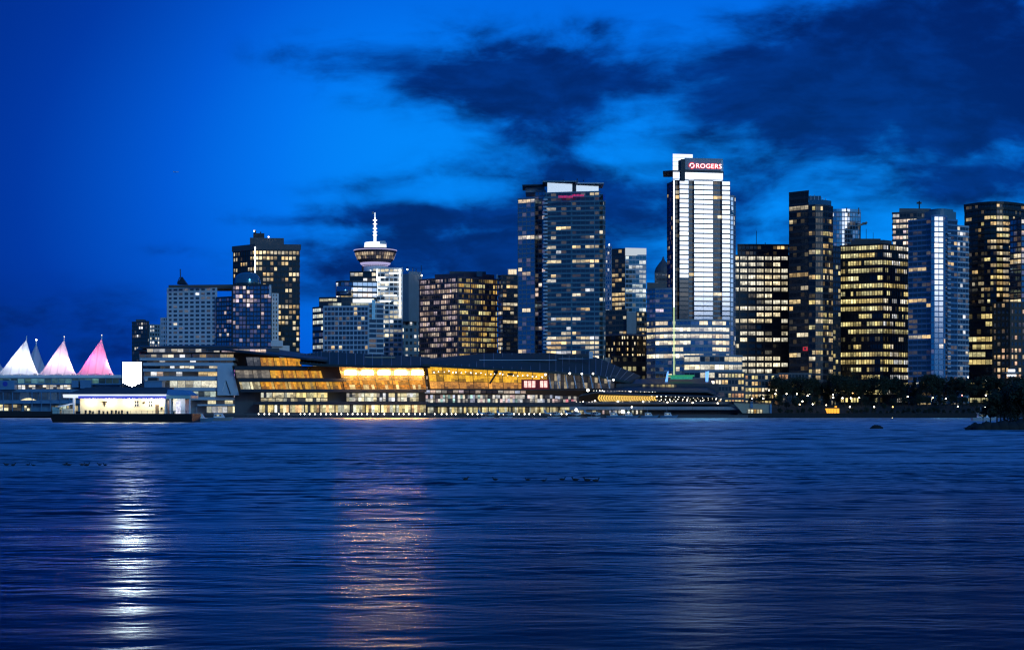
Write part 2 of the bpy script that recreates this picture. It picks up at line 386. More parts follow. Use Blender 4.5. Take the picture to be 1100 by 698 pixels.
# ------------------------------------------------------------------ water and land
def make_water():
    import numpy as np
    m, t, b = new_mat('harbour_water')
    tc = t.nodes.new('ShaderNodeTexCoord').outputs['Object']
    t.nodes.remove(b)
    df = t.nodes.new('ShaderNodeBsdfDiffuse'); df.inputs[0].default_value = (.0, .01, .035, 1)
    gl = t.nodes.new('ShaderNodeBsdfAnisotropic'); gl.inputs['Color'].default_value = (.85, .97, 1, 1)
    fr = t.nodes.new('ShaderNodeFresnel'); fr.inputs['IOR'].default_value = 1.044
    mx = t.nodes.new('ShaderNodeMixShader'); link(t, fr.outputs[0], mx.inputs[0]); link(t, df.outputs[0], mx.inputs[1]); link(t, gl.outputs[0], mx.inputs[2])
    link(t, mx.outputs[0], t.nodes['Material Output'].inputs['Surface'])
    r = noise(t, mapping(t, tc, (.01, .03, 1)), 1, 3, .6)
    sy = t.nodes.new('ShaderNodeSeparateXYZ'); link(t, tc, sy.inputs[0])       # long exposure: moving ripples blur into roughness, more of them out in the harbour
    link(t, r.lin(.3, .7, .22, .28) + S(t, sy.outputs[1]).step(40, 150) * .2, gl.inputs['Roughness'])
    bp = t.nodes.new('ShaderNodeBump'); bp.inputs['Strength'].default_value = 1; bp.inputs['Distance'].default_value = 1
    h = noise(t, mapping(t, tc, (.55, 1.2, 1), (0, 0, .15)), 3.2, 3, .55) * .012
    link(t, h, bp.inputs['Height']); link(t, bp.outputs[0], gl.inputs['Normal']); link(t, bp.outputs[0], fr.inputs['Normal'])
    g = np.random.default_rng(5)
    def waves(n, l0, l1, slope, spread):
        lam = np.exp(g.uniform(np.log(l0), np.log(l1), n)); th = g.normal(0, spread, n); k = 2 * np.pi / lam
        s_ = slope * np.sqrt(2 / n) * np.ones(n)
        return k * np.sin(th), k * np.cos(th), s_ / k, g.uniform(0, 6.283, n)
    sets = [(waves(44, .2, .6, .06, .55), 0), (waves(40, .6, 2, .055, .42), 0), (waves(34, 2.3, 5, .038, .35), 0), (waves(26, 5, 16, .026, .25), 0)]
    ph = g.uniform(0, 6.283, 14)
    def patch(x, y):
        v = sum(np.sin(x * a + y * c + ph[i]) for i, (a, c) in enumerate(((.012, .05), (-.02, .083), (.05, .1), (.03, .23), (-.085, .26), (.11, .41), (.16, .36), (-.14, .63), (.3, .8), (-.33, 1.1))))
        return np.clip(1.0 + .14 * v, .4, 1.6)
    V, Fc, base_i = [], [], 0
    for y0, y1, hw, dx, dy, cut in ((8, 55, 42, .15, .065, 0), (55, 150, 85, .34, .16, 1), (150, 400, 190, .95, .45, 2), (400, 913, 420, 1.8, .8, 3)):
        xs_ = np.arange(-hw, hw + dx, dx); ys_ = np.linspace(y0, y1, int((y1 - y0) / dy) + 1)
        gx, gy = np.meshgrid(xs_, ys_); z = np.zeros_like(gx); pa = patch(gx, gy)
        for i, ((kx, ky, a, p), lim) in enumerate(sets):
            if i < min(cut, 2): continue
            f = ((.75, .62, .45, .4), (0, .8, .5, .4), (0, 0, 1.1, .55), (0, 0, 1.3, .6))[cut][i]
            for q in range(len(kx)): z += f * a[q] * np.sin(gx * kx[q] + gy * ky[q] + p[q])
        r_ = np.clip((gy - 42) / 75, 0, 1); z *= pa * (1 + .2 * r_ * r_ * (3 - 2 * r_))      # calmer by the near shore, ruffled out in the harbour
        ny, nx = gx.shape
        V.append(np.stack([gx, gy, z], -1).reshape(-1, 3))
        idx = np.arange(nx * ny).reshape(ny, nx) + base_i
        Fc.append(np.stack([idx[:-1, :-1], idx[:-1, 1:], idx[1:, 1:], idx[1:, :-1]], -1).reshape(-1, 4)); base_i += nx * ny
    # calm sheet under and around the ruffled part, out to the horizon
    V.append(np.array([(-6000, -400, -.45), (6000, -400, -.45), (6000, 6000, -.45), (-6000, 6000, -.45)], float)); Fc.append(np.arange(4).reshape(1, 4) + base_i)
    V = np.concatenate(V); Fc = np.concatenate(Fc)
    me = bpy.data.meshes.new('water'); me.vertices.add(len(V)); me.vertices.foreach_set('co', V.astype(np.float32).ravel())
    me.loops.add(Fc.size); me.loops.foreach_set('vertex_index', Fc.astype(np.int32).ravel())
    me.polygons.add(len(Fc)); me.polygons.foreach_set('loop_start', np.arange(0, Fc.size, 4, dtype=np.int32)); me.polygons.foreach_set('loop_total', np.full(len(Fc), 4, np.int32))
    me.polygons.foreach_set('use_smooth', np.ones(len(Fc), bool)); me.update(calc_edges=True); me.validate()
    me.materials.append(m); o = bpy.data.objects.new('water', me); COL.objects.link(o); tag(o, kind='structure')
make_water()
g = MB(); g.prism([(-6000, 988), (X(792, 915), 988), (X(792, 915), 915), (6000, 915), (6000, 16000), (-6000, 16000)], -2, G, 'soil'); tag(g.build('ground'), kind='structure')
g = MB(); g.box(X(150, 930), X(792, 915) - .02, 925, 987.9, 1.3, G, 'dark_concrete'); tag(g.build('quay'), kind='structure')
g = MB(); g.box(X(792, 915), 700, 912, 915, -2, G + .25, 'seawall_stone'); tag(g.build('kerb'), kind='structure')
# rising park lawn behind the promenade on the right
g = MB(); xs = [X(p, 1000) for p in range(770, 1400, 30)]
prof = [(918, G + .02), (935, 4.0), (958, 6.6), (980, 8.0), (1000, 8.2)]
for i in range(len(xs) - 1):
    for (ya, za), (yb, zb) in zip(prof, prof[1:]):
        wv = lambda x: .5 + .5 * math.sin(x * .05) if x > xs[0] + 1 else 0
        f = lambda x, z: G + (z - G) * min(1, (x - xs[0]) / 25) * (.85 + .15 * wv(x)) + .02
        g.face([(xs[i], ya, f(xs[i], za)), (xs[i + 1], ya, f(xs[i + 1], za)), (xs[i + 1], yb, f(xs[i + 1], zb)), (xs[i], yb, f(xs[i], zb))], 'soil')
tag(g.build('lawn', None, True), kind='structure')

# ------------------------------------------------------------------ towers, left to right
t = tower('apartment_tower', 'small dark apartment block with a lighter stepped side at the foot of the pale hotel', 'apartment building', 156, 1300)
block(t, fp([(142, 1312), (158.5, 1300), (160, 1302)]), G, Z(346, 1300), 22, 'dark_concrete', bay=2.6, mw=.7, slab=.4, q=.2, cols=WHITE, s=(.6, 1.6), run=2, mode='single')
block(t, fp([(160.2, 1306), (172, 1312)], 20), G, Z(349, 1300), 22, 'grey_slab', bay=2.6, mw=.9, slab=.42, q=.32, cols=WHITE, s=(.6, 1.6), run=2, mode='single')
part(t, 'roof_box', lambda m: m.pbox(146, 154, 343, 346.5, 1312, 10, 'dark_concrete'))

t = tower('waterfront_hotel', 'pale blue-white hotel slab with rows of small square windows and a dark domed wing', 'hotel', 236, 1150)
wq = lambda f, i: .02
block(t, fp([(179.5, 1156), (233, 1150)], 22), G, Z(309.5, 1150), 29, 'white_stone', 'dark_glass', slab=.46, sd=.12, bay=4.1, mw=1.35, md=.2, q=.02, floor_p=lambda f, i: .16 if i == 27 else (.05 if i in (20, 23, 25) else .012), cols=WHITE, s=(1, 1.8), run=1, mode='single', top=.6)
block(t, fp([(172.5, 1160), (180.5, 1157)], 20), G, Z(341, 1150), 22, 'white_stone', 'dark_glass', slab=.46, sd=.12, bay=2.2, mw=.9, md=.2, q=.02, run=1, mode='band', top=.5)
part(t, 'roof', lambda m: (m.prism(fp([(181, 1160), (290, 1152)], 20), Z(309.3, 1150), Z(305, 1150), 'dark_concrete'), m.pbox(181.5, 289, 307, 308.2, 1149.2, 2, 'brown_stone')))
part(t, 'spire', lambda m: (m.hexa([(X(190, 1160), 1160, Z(305, 1160)), (X(200, 1160), 1160, Z(305, 1160)), (X(200, 1160), 1168, Z(305, 1160)), (X(190, 1160), 1168, Z(305, 1160))],
     [(X(194, 1160), 1163, Z(297, 1160)), (X(195, 1160), 1163, Z(297, 1160)), (X(195, 1160), 1164, Z(297, 1160)), (X(194, 1160), 1164, Z(297, 1160))], 'black_metal'),
     m.tube(W(194, 300, 1162), W(193.6, 289, 1162), .35, 'black_metal'), m.tube(W(190.5, 304, 1161), W(193, 298, 1161), .3, 'black_metal')))
block(t, fp([(232.5, 1146), (249, 1138)], 24), G, Z(320, 1140), 26, 'dark_frame', 'blue_glass', slab=.32, bay=2.6, mw=.3, q=.12, cols=PINK, s=(.5, 1.3), run=1, mode='band')
block(t, fp([(249.2, 1132), (291.5, 1130)], 30), G, Z(307, 1130), 29, 'dark_frame', 'blue_glass', slab=.26, bay=2.6, mw=.35, q=.12, floor_p=lambda f, i: .55 if i in (26, 25) else (.12 if f > .2 else .2), cols=PINK, s=(.5, 1.4), run=1, pier=4, mode='band')
block(t, fp([(291.8, 1134), (299, 1136)], 22), G, Z(315, 1130), 28, 'white_stone', 'dark_glass', slab=.42, sd=.12, bay=2.4, mw=1.0, md=.2, q=0, mode='single', top=.4)
part(t, 'stair_fin', lambda m: m.pbox(289.2, 291.2, 306, 318, 1128.5, 3, 'white_stone'))
dome_r = X(280, 1148) - X(266, 1148)
part(t, 'dome', lambda m: m.lathe(X(266, 1148), 1148, [(dome_r, Z(308, 1148)), (dome_r, Z(304, 1148)), (dome_r * .97, Z(300, 1148)), (dome_r * .86, Z(296.5, 1148)), (dome_r * .62, Z(294, 1148)), (dome_r * .3, Z(292.8, 1148)), (.1, Z(292.4, 1148))], 'teal_glass', 26), True)
part(t, 'podium', lambda m: (m.prism(fp([(292, 1120), (311, 1122)], 14), G, Z(371, 1120), 'white_stone'), m.prism(fp([(291, 1118), (304, 1119)], 1.8), Z(372, 1120), Z(366, 1120), 'white_stone')))

t = tower('dark_office_tower', 'tall dark slab tower with thin vertical ribs and a white-lit top floor', 'office tower', 286, 1250)
e3 = fp([(250.5, 1266), (274, 1248), (322, 1252)], 30)
block(t, e3, G, Z(264, 1250), 31, 'black_metal', 'clear_glass', slab=.4, sd=.1, bay=2.9, mw=.8, md=.35, q=.2, cols=WARM, s=(.5, 1.4), run=2, mode='band', top=.5,
      floor_p=lambda f, i: .0 if i >= 30 else (.96 if i in (28, 29) else (.5 if i in (27, 24, 25, 26, 15, 16, 17) else (.65 if i in (8, 18, 19, 4) else .3))), edge_q={0: .55})
part(t, 'cornice', lambda m: m.prism(offs(e3, .5), Z(264, 1250) - 3.2, Z(263, 1250) + .4, 'dark_concrete'))
part(t, 'penthouse', lambda m: (m.prism(fp([(268.5, 1262), (305, 1266)], 16), Z(263, 1250), Z(255.3, 1262), 'dark_concrete'), m.prism(fp([(272, 1266), (284, 1267)], 9), Z(256, 1264), Z(250.5, 1266), 'black_metal')))
part(t, 'mast', lambda m: (m.tube(W(274, 250.5, 1268), W(274, 247.5, 1268), .8, 'black_metal'), m.tube(W(280, 250.5, 1268), W(280, 249, 1268), .5, 'black_metal')))
part(t, 'beacon', lambda m: (m.ball(W(273, 248.2, 1265), .5, 'lamp_white'), m.ball(W(288.5, 254.6, 1261), .5, 'lamp_white')))
part(t, 'glow_strip', lambda m: m.tube(W(274, 265, 1247), W(274, 293, 1247), .45, 'line_white'))
t.children[0]['label'] = 'dark ribbed wall'

t = tower('grid_office_building', 'blue-grey office with a pale window grid and stepped lit terraces below the observation tower', 'office building', 375, 1080)
block(t, fp([(336, 1096), (347.3, 1086)], 26), G, Z(331, 1090), 17, 'dark_frame', 'blue_glass', slab=.42, bay=2.4, mw=.2, q=.6, cols=[(1, .95, .6), (.9, .95, .75)], s=(.6, 1.3), run=4)
block(t, fp([(347.6, 1080), (396, 1076)], 30), G, Z(330, 1078), 22, 'pale_metal', 'dark_glass', slab=.3, bay=2.55, mw=.34, q=.05, floor_p=lambda f, i: .14 if i in (2, 3) else .045, cols=WARM, s=(.7, 1.5), run=1, mode='single', pier=4, pw=.6)
block(t, fp([(396.2, 1077), (412, 1081)], 30), G, Z(327, 1078), 22, 'pale_metal', 'dark_glass', slab=.3, bay=4.5, mw=.2, q=.06, run=1)
part(t, 'glass_fin', lambda m: m.pbox(399.5, 403, 322, 343, 1075.3, 1.2, 'teal_glass', (.05, .16, .3)))
block(t, fp([(343, 1092), (367, 1088), (402, 1090)], 22), Z(329.5, 1080), Z(319.5, 1080), 2, 'dark_frame', 'clear_glass', slab=.4, bay=3, mw=.2, q=.8, cols=[(1, .92, .6), (.95, 1, .8)], s=(.5, 1.1), run=3, floor_p=lambda f, i: .35 if i == 0 else .8)
part(t, 'light_band', lambda m: m.pbox(379, 400, 321.2, 325, 1086.5, .6, 'white_strip'))
block(t, fp([(361, 1104), (366, 1098), (379, 1098), (405, 1102)], 22), Z(320, 1090), Z(303, 1098), 3, 'dark_frame', 'blue_glass', slab=.35, bay=3, mw=.2, q=.4, cols=WHITE + WARM, s=(.6, 1.3), run=3)
cyl = lambda m: m.lathe(X(369.5, 1094), 1094, [(X(378, 1094) - X(369.5, 1094), Z(318, 1094)), (X(378, 1094) - X(369.5, 1094), Z(308, 1094)), (.5, Z(307.2, 1094))], 'blue_glass', 24)
part(t, 'glass_drum', cyl, True)
block(t, fp([(376, 1110), (404, 1108)], 18), Z(304, 1100), Z(293, 1110), 2, 'dark_frame', 'clear_glass', slab=.4, bay=3.2, mw=.3, q=.6, cols=WHITE, s=(.7, 1.4), run=2)

t = tower('observation_tower', 'white-lit tower with a saucer-shaped observation deck and a tall mast on top', 'observation tower', 415, 1200)
block(t, fp([(399.5, 1196), (432, 1198)], 26), G, Z(289, 1198), 31, 'white_stone', 'clear_glass', slab=.34, bay=3.1, mw=.4, md=.3, floor_p=lambda f, i: .95 if f < .18 else (.25 if .18 <= f < .42 else .62), cols=[(1, .93, .75), (1, .97, .9), (1, .85, .55)], s=(.35, 1.25), run=3, pier=4, pw=.8)
part(t, 'lift_shaft', lambda m: m.prism(fp([(388.5, 1206), (399, 1204)], 16), G, Z(286, 1205), 'dark_concrete'))
part(t, 'glow_strip', lambda m: [m.pbox(a, b, y0, y1, 1195, .6, 'line_white') for a, b, y0, y1 in ((428.6, 430.6, 289, 340), (404.3, 405.6, 289, 318), (397.4, 398.6, 290, 316))])  # facade edges made to glow, standing in for floodlight on them
part(t, 'floodlight_glow_band', lambda m: [m.pbox(a, b, y, y + 1.1, 1195.1, .5, 'line_white') for a, b, y in ((405, 414, 297.5), (408, 428, 302.4), (418, 428, 293), (406, 416, 309), (412, 426, 316.5), (408, 420, 323))])  # floodlight on the facade put in as self-glowing bands
cxp, cyp = X(403.2, 1205), 1205.0; pr = lambda px: (px) / F * 1205
part(t, 'stem', lambda m: m.lathe(cxp, cyp, [(pr(13), Z(300, 1205)), (pr(12.5), Z(284.6, 1205))], 'white_paint', 28), True)
part(t, 'observation_deck', lambda m: m.lathe(cxp, cyp, [(pr(12), Z(287, 1205)), (pr(14.2), Z(285.4, 1205)), (pr(17.5), Z(281, 1205)), (pr(19.2), Z(279.6, 1205)), (pr(22.2), Z(271.5, 1205)), (pr(23), Z(270.4, 1205)), (pr(23), Z(268.8, 1205)), (pr(20), Z(267.4, 1205)), (pr(12), Z(266.8, 1205))], 'purple_stone', 36), True)
def deckwin(m):
    for row, (r0, z0, r1, z1) in enumerate(((19.4, 279.2, 20.5, 276.2), (20.75, 275.6, 21.9, 272.4))):
        for k in range(48):
            a0, a1 = 2 * math.pi * (k + .12) / 48, 2 * math.pi * (k + .88) / 48
            P = lambda r, a, py: (cxp + (pr(r) + .12) * math.cos(a), cyp + (pr(r) + .12) * math.sin(a), Z(py, 1205))
            c = rng.choice(((.3, .22, .15), (.1, .08, .08), (.03, .03, .04), (.6, .46, .3)))
            m.face([P(r0, a0, z0), P(r0, a1, z0), P(r1, a1, z1), P(r1, a0, z1)], 'clear_glass', c)
part(t, 'window_band', deckwin)
part(t, 'rim', lambda m: m.lathe(cxp, cyp, [(pr(22.4), Z(269.9, 1205)), (pr(23.3), Z(269.7, 1205)), (pr(23.3), Z(268.9, 1205)), (pr(22.4), Z(268.7, 1205))], 'violet_strip', 36))
part(t, 'underlight', lambda m: m.lathe(cxp, cyp, [(pr(13.2), Z(286.3, 1205)), (pr(16.4), Z(283.2, 1205)), (pr(16.3), Z(282.5, 1205)), (pr(13.1), Z(285.4, 1205))], 'violet_strip', 32))
part(t, 'crown_drum', lambda m: (m.lathe(cxp, cyp, [(pr(12), Z(267, 1205)), (pr(11.6), Z(261.2, 1205)), (pr(11), Z(260.6, 1205))], 'white_strip', 30), m.pbox(408, 414, 258.8, 262, 1197, 6, 'white_paint')))
def mast(m):
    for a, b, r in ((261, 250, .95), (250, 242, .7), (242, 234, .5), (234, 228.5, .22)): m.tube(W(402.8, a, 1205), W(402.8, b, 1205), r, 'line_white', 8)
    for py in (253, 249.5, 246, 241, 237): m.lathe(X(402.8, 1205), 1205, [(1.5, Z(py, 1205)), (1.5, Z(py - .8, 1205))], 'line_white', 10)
part(t, 'mast', mast)
part(t, 'flag', lambda m: m.pbox(399.6, 401.6, 227.5, 230, 1205, .3, 'blue_frame'))

t = tower('blank_office_block', 'plain grey concrete block with bare upper walls beside the observation tower', 'office building', 443, 1300)
part(t, 'wall', lambda m: (m.prism(fp([(430, 1306), (439, 1300), (453.5, 1312)], 30), Z(345, 1300), Z(294, 1300), 'concrete'), m.prism(fp([(438.9, 1301), (452.4, 1312)], 25), Z(294, 1300), Z(291, 1300), 'grey_slab')))
block(t, fp([(430, 1305), (453, 1309)], 28), G, Z(345.3, 1300), 14, 'concrete', bay=3.4, mw=1.6, slab=.5, q=.25, cols=WHITE, s=(.8, 1.6), run=1, mode='single')
part(t, 'mast', lambda m: [m.tube(W(p, 292, 1306), W(p, y, 1306), .3, 'black_metal') for p, y in ((433, 289), (437.5, 286.5), (443.5, 287.5), (447, 288.5), (452.5, 285))])
part(t, 'roof_light', lambda m: [m.ball(W(p, y, 1304), .6, 'lamp_white') for p, y in ((453, 296), (437.5, 289.5))])

t = tower('bronze_office_block', 'broad dark office block with one violet side and one golden-lit side meeting at a corner', 'office building', 491, 1100)
e7 = fp([(450.5, 1122), (491.5, 1098), (534, 1118)], 34)
def fp7(f, i): return (.95, .4, .7, .8, .75, .85, .8, .75, .9, .45, .8, .35, .75, .85, .7)[i]
eix = [k for k in range(len(e7))]
block(t, e7, G, Z(299.5, 1105), 25, 'purple_stone', 'clear_glass', slab=.36, bay=1.75, mw=.22, md=.2, pier=6, pw=.8, floor_p=lambda f, i: .8 if i < 9 else fp7(f, i - 10 if i >= 10 else 0) * .9, cols={0: PINK, 1: GOLD + YELL}, s=(.18, .95), run=3)
part(t, 'penthouse', lambda m: (m.prism(fp([(467, 1128), (498, 1118), (531, 1130)], 16), Z(299, 1110), Z(294.5, 1125), 'purple_stone'), m.prism(fp([(483, 1132), (522, 1134)], 10), Z(295, 1125), Z(291.3, 1130), 'dark_concrete')))
part(t, 'vent', lambda m: m.pbox(512, 518, 291.5, 297, 1117, 2, 'teal_slab'))

t = tower('slim_glass_tower', 'slim dark tower with a small lit box on its roof beside the wide teal tower', 'apartment building', 546, 1180)
block(t, fp([(534.8, 1186), (540, 1180), (556, 1184)], 26), G, Z(297, 1182), 31, 'dark_frame', 'blue_glass', slab=.36, bay=2.6, mw=.2, floor_p=lambda f, i: .55 if i in (3, 5, 7, 8, 20, 22, 28, 19) else .12, cols=WARM, s=(.5, 1.2), run=4)
part(t, 'roof_box', lambda m: (m.pbox(540, 556, 295.2, 297.5, 1184, 14, 'dark_frame'), m.pbox(545.5, 555.5, 288.5, 295.5, 1186, 9, 'pale_metal')))
part(t, 'lit_window', lambda m: [m.pbox(546.2 + k * 3, 548.8 + k * 3, 289.6, 294.6, 1185.6, .3, 'clear_glass', (1.1, .85, .55)) for k in range(3)])
part(t, 'corner_strip', lambda m: m.pbox(533.2, 534.6, 295, 312, 1183, 2, 'pale_metal'))

t = tower('glass_hotel_tower', 'tall wide teal glass tower with a pale glass crown and flat roof wings', 'hotel tower', 603, 1040)
block(t, fp([(556.5, 1056), (574.5, 1050)], 30), G, Z(214, 1052), 47, 'blue_frame', 'blue_glass', slab=.24, bay=3.2, mw=.2, floor_p=lambda f, i: .97 if i in (46, 38) else (.45 if i in (30, 22) else .05), cols=WARM, s=(.7, 1.4), run=3)
block(t, fp([(574.8, 1055), (586, 1051)], 30), G, Z(206.5, 1054), 46, 'blue_frame', 'blue_glass', slab=.3, bay=3, mw=.2, q=.08, cols=PINK, s=(.5, 1), run=1)
mf = fp([(586.3, 1043), (614, 1039.5), (643.5, 1036)], 34)
def fq9(f, i):
    if f < .34: return .62
    if f < .42: return .25
    return .5 if i in (32, 34, 31, 16, 17) else .07
block(t, mf, G, Z(207.5, 1040), 46, 'teal_slab', 'dark_glass', slab=.38, sd=.7, bay=3.1, mw=.16, md=.1, floor_p=fq9, cols=WARM + WHITE, s=(.5, 1.4), run=3, pier=5, pw=.5, top=.8)
cap_ = fp([(643.8, 1045), (647.8, 1044.2), (650, 1049)], 24)
block(t, cap_, G, Z(217, 1046), 44, 'teal_slab', 'dark_glass', slab=.3, sd=.3, bay=2, mw=.15, q=.1, cols=WHITE, s=(.5, 1.2), run=1)
part(t, 'end_cap', lambda m: m.prism(offs(cap_, .1), Z(216, 1046), Z(208.5, 1046), 'mirror_glass'))
part(t, 'balcony_rail', lambda m: [m.pbox(583.6, 588.2, 213.5 + 3.9 * k, 215.2 + 3.9 * k, 1039.4, 3, 'pale_metal') for k in range(42)])
def crown(m):
    m.prism(fp([(588, 1043), (643, 1049)], 22), Z(206.5, 1040), Z(196, 1046), 'crown_glass'); 
    m.pbox(616, 619, 194.3, 207, 1044.2, 6, 'dark_frame')
part(t, 'crown', crown)
part(t, 'roof', lambda m: (m.pbox(583, 621, 194.2, 195.6, 1041.5, 22, 'teal_slab'), m.pbox(618, 649, 196.2, 197.4, 1043, 22, 'pale_metal'), m.prism(fp([(561, 1052), (585, 1050)], 22), Z(199.4, 1050), Z(198, 1050), 'dark_frame'), m.prism(fp([(564.5, 1056), (585, 1053)], 22), Z(206, 1052), Z(199.3, 1052), 'blue_frame')))
part(t, 'antenna', lambda m: [m.tube(W(p, 195, 1050), W(p, y, 1050), .3, 'black_metal') for p, y in ((605, 193), (620, 192), (627, 193.5))])
def neon(m):   # two short lines of small red lettering, far too small to read
    r2 = random.Random(4)
    for y0, y1, p0, p1 in ((210, 212.6, 600, 614.5), (208.6, 211, 615, 626)):
        p = p0
        while p < p1:
            w = r2.uniform(.7, 1.3); m.pbox(p, p + w, y0 + r2.uniform(0, .5), y1, 1034.6, .25, 'neon_pink'); p += w + .45
part(t, 'red_sign', neon)

t = tower('slender_white_tower', 'very slender pale tower strip standing just right of the wide teal glass tower', 'apartment building', 654, 1240)
block(t, fp([(650.6, 1244), (656.8, 1240)], 20), G, Z(266, 1240), 40, 'pale_metal', 'blue_glass', slab=.35, bay=2.2, mw=.3, q=.12, cols=WHITE, s=(.5, 1.2), run=1)
part(t, 'spire', lambda m: (m.tube(W(654.4, 266, 1243), W(654.4, 262, 1243), .5, 'line_white'), m.pbox(653, 655.6, 264, 267, 1241, 4, 'pale_metal')))

t = tower('white_crown_tower', 'glass office tower with a bright white crown band and a dark left half', 'office tower', 676, 1300)
block(t, fp([(657.2, 1306), (671.5, 1300)], 28), G, Z(268, 1300), 34, 'dark_frame', 'clear_glass', slab=.36, bay=2.8, mw=.2, floor_p=lambda f, i: .75 if i in (23, 25, 26, 28, 31, 22) else .3, cols=WARM, s=(.5, 1.2), run=4)
block(t, fp([(671.8, 1299), (694, 1300)], 30), G, Z(275, 1300), 33, 'pale_metal', 'teal_glass', slab=.3, bay=2.8, mw=.2, floor_p=lambda f, i: .55 if i > 12 else .2, cols=[(.95, 1, .85), (1, .98, .85)], s=(.3, 1.2), run=4)
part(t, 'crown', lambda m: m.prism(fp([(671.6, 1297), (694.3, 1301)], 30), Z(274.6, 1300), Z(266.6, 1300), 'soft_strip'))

t = tower('lower_office_block', 'dark mid-rise office with a grey concrete core strip in front of the white-crowned tower', 'office building', 672, 1200)
block(t, fp([(650, 1206), (673, 1200)], 26), G, Z(334, 1200), 20, 'dark_concrete', 'clear_glass', slab=.42, bay=2.7, mw=.3, floor_p=lambda f, i: .7 if i in (13, 11) else .28, cols=WARM, s=(.5, 1.1), run=3)
part(t, 'core', lambda m: m.prism(fp([(673.2, 1197), (683.5, 1198)], 26), G, Z(335.5, 1200), 'grey_slab'))
block(t, fp([(683.7, 1200), (695, 1203)], 26), G, Z(336, 1200), 20, 'dark_concrete', 'clear_glass', slab=.42, bay=2.4, mw=.4, q=.35, cols=WARM, s=(.5, 1.2), run=1)

t = tower('round_fronted_block', 'low dark building with a gently curved cornice and dots of warm light', 'office building', 672, 1120)
arc = [(650.5 + 44 * k / 8, 1128 - 8 * math.sin(math.pi * k / 8)) for k in range(9)]
block(t, fp(arc, 24), G, Z(361, 1122), 13, 'bronze', 'clear_glass', slab=.5, bay=1.9, mw=.7, floor_p=lambda f, i: .45 if f > .35 else .15, cols=WARM, s=(.7, 1.5), run=1, mode='single', top=1.2)
part(t, 'cornice', lambda m: m.prism(offs(fp(arc, 24), .7), Z(361, 1122) + .3, Z(359.4, 1122) + .5, 'grey_slab'))

t = tower('brown_stone_block', 'low brown stone building with one lit window row beside the convention roof', 'building', 676, 1060)
block(t, fp([(658, 1062), (694.5, 1066)], 20), G, Z(383.5, 1062), 6, 'brown_stone', 'clear_glass', slab=.55, bay=3.4, mw=1.0, floor_p=lambda f, i: .75 if i == 4 else .08, cols=[(.9, .8, .4)], s=(.3, .7), run=2, mode='single')
part(t, 'stair_slab', lambda m: m.pbox(649, 656, 384, 400, 1058, 8, 'grey_slab'))

t = tower('domed_tower', 'dark tower with a pointed dome roof half hidden by the sign-topped tower', 'office tower', 712, 1360)
block(t, fp([(703.5, 1362), (722, 1366)], 30), G, Z(294, 1362), 32, 'dark_concrete', 'dark_glass', slab=.4, bay=2.8, mw=.4, q=.06, cols=WARM, s=(.5, 1), run=1)
part(t, 'dome', lambda m: m.lathe(X(712.5, 1376), 1376, [(7.4, Z(294, 1376)), (7.2, Z(291, 1376)), (6.2, Z(287.5, 1376)), (3.6, Z(283, 1376)), (1.4, Z(279.5, 1376)), (.3, Z(275.5, 1376))], 'dark_concrete', 16))
part(t, 'terrace', lambda m: m.prism(fp([(695, 1340), (722, 1344)], 20), Z(312, 1340), Z(303.5, 1340), 'dark_concrete'))

# the tower with the red sign: its main face looks a little to the west and mirrors the afterglow
t = tower('sign_topped_tower', 'white glass tower, the tallest, with a red lettered sign on top', 'office tower', 750, 1020)
A = R(10.0)
yf = lambda px: 1016 + (X(px, 1020) - X(722, 1020)) * math.tan(A)
NB = 40; zb, zt = G, Z(194.5, 1020)
block(t, fp([(716.8, 1034), (722.6, 1022)], 26), G, Z(197, 1025), 48, 'dark_frame', 'dark_glass', slab=.3, bay=3, mw=.2, q=.06, cols=WARM, s=(.5, 1.2), run=1)
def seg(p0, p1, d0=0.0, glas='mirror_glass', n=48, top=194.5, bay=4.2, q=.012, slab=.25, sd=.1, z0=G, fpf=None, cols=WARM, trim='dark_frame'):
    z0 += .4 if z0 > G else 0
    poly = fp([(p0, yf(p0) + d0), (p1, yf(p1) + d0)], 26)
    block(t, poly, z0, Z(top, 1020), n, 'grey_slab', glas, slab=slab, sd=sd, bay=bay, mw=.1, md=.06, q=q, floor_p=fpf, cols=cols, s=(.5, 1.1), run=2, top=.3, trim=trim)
zs = Z(398, 1020)
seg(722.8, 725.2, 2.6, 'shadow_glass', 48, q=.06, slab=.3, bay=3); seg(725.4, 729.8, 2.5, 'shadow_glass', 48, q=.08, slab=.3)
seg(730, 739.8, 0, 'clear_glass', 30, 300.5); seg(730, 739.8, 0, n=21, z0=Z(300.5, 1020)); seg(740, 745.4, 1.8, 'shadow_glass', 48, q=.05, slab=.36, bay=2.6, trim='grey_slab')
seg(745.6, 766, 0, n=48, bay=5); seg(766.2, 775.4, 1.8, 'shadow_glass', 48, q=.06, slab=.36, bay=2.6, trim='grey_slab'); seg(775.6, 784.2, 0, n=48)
block(t, fp([(784.5, 1033), (788, 1033.5), (790, 1038)], 18), G, Z(212, 1035), 45, 'blue_frame', 'blue_glass', slab=.22, bay=2, mw=.15, q=.1, cols=WHITE, s=(.5, 1), run=1)
part(t, 'end_cap', lambda m: m.hexa([(X(784.5, 1033), 1032.6, Z(231, 1035)), (X(790.3, 1033), 1034, Z(231, 1035)), (X(790.3, 1040), 1046, Z(231, 1035)), (X(784.5, 1040), 1046, Z(231, 1035))],
      [(X(784.5, 1033), 1033, Z(210.5, 1035)), (X(788.5, 1033), 1034.5, Z(212, 1035)), (X(788.5, 1040), 1046, Z(212, 1035)), (X(784.5, 1040), 1046, Z(210.5, 1035))], 'teal_glass'))
rb = fp([(723, yf(723) + .3), (776.5, yf(776.5) + .3)], 22)
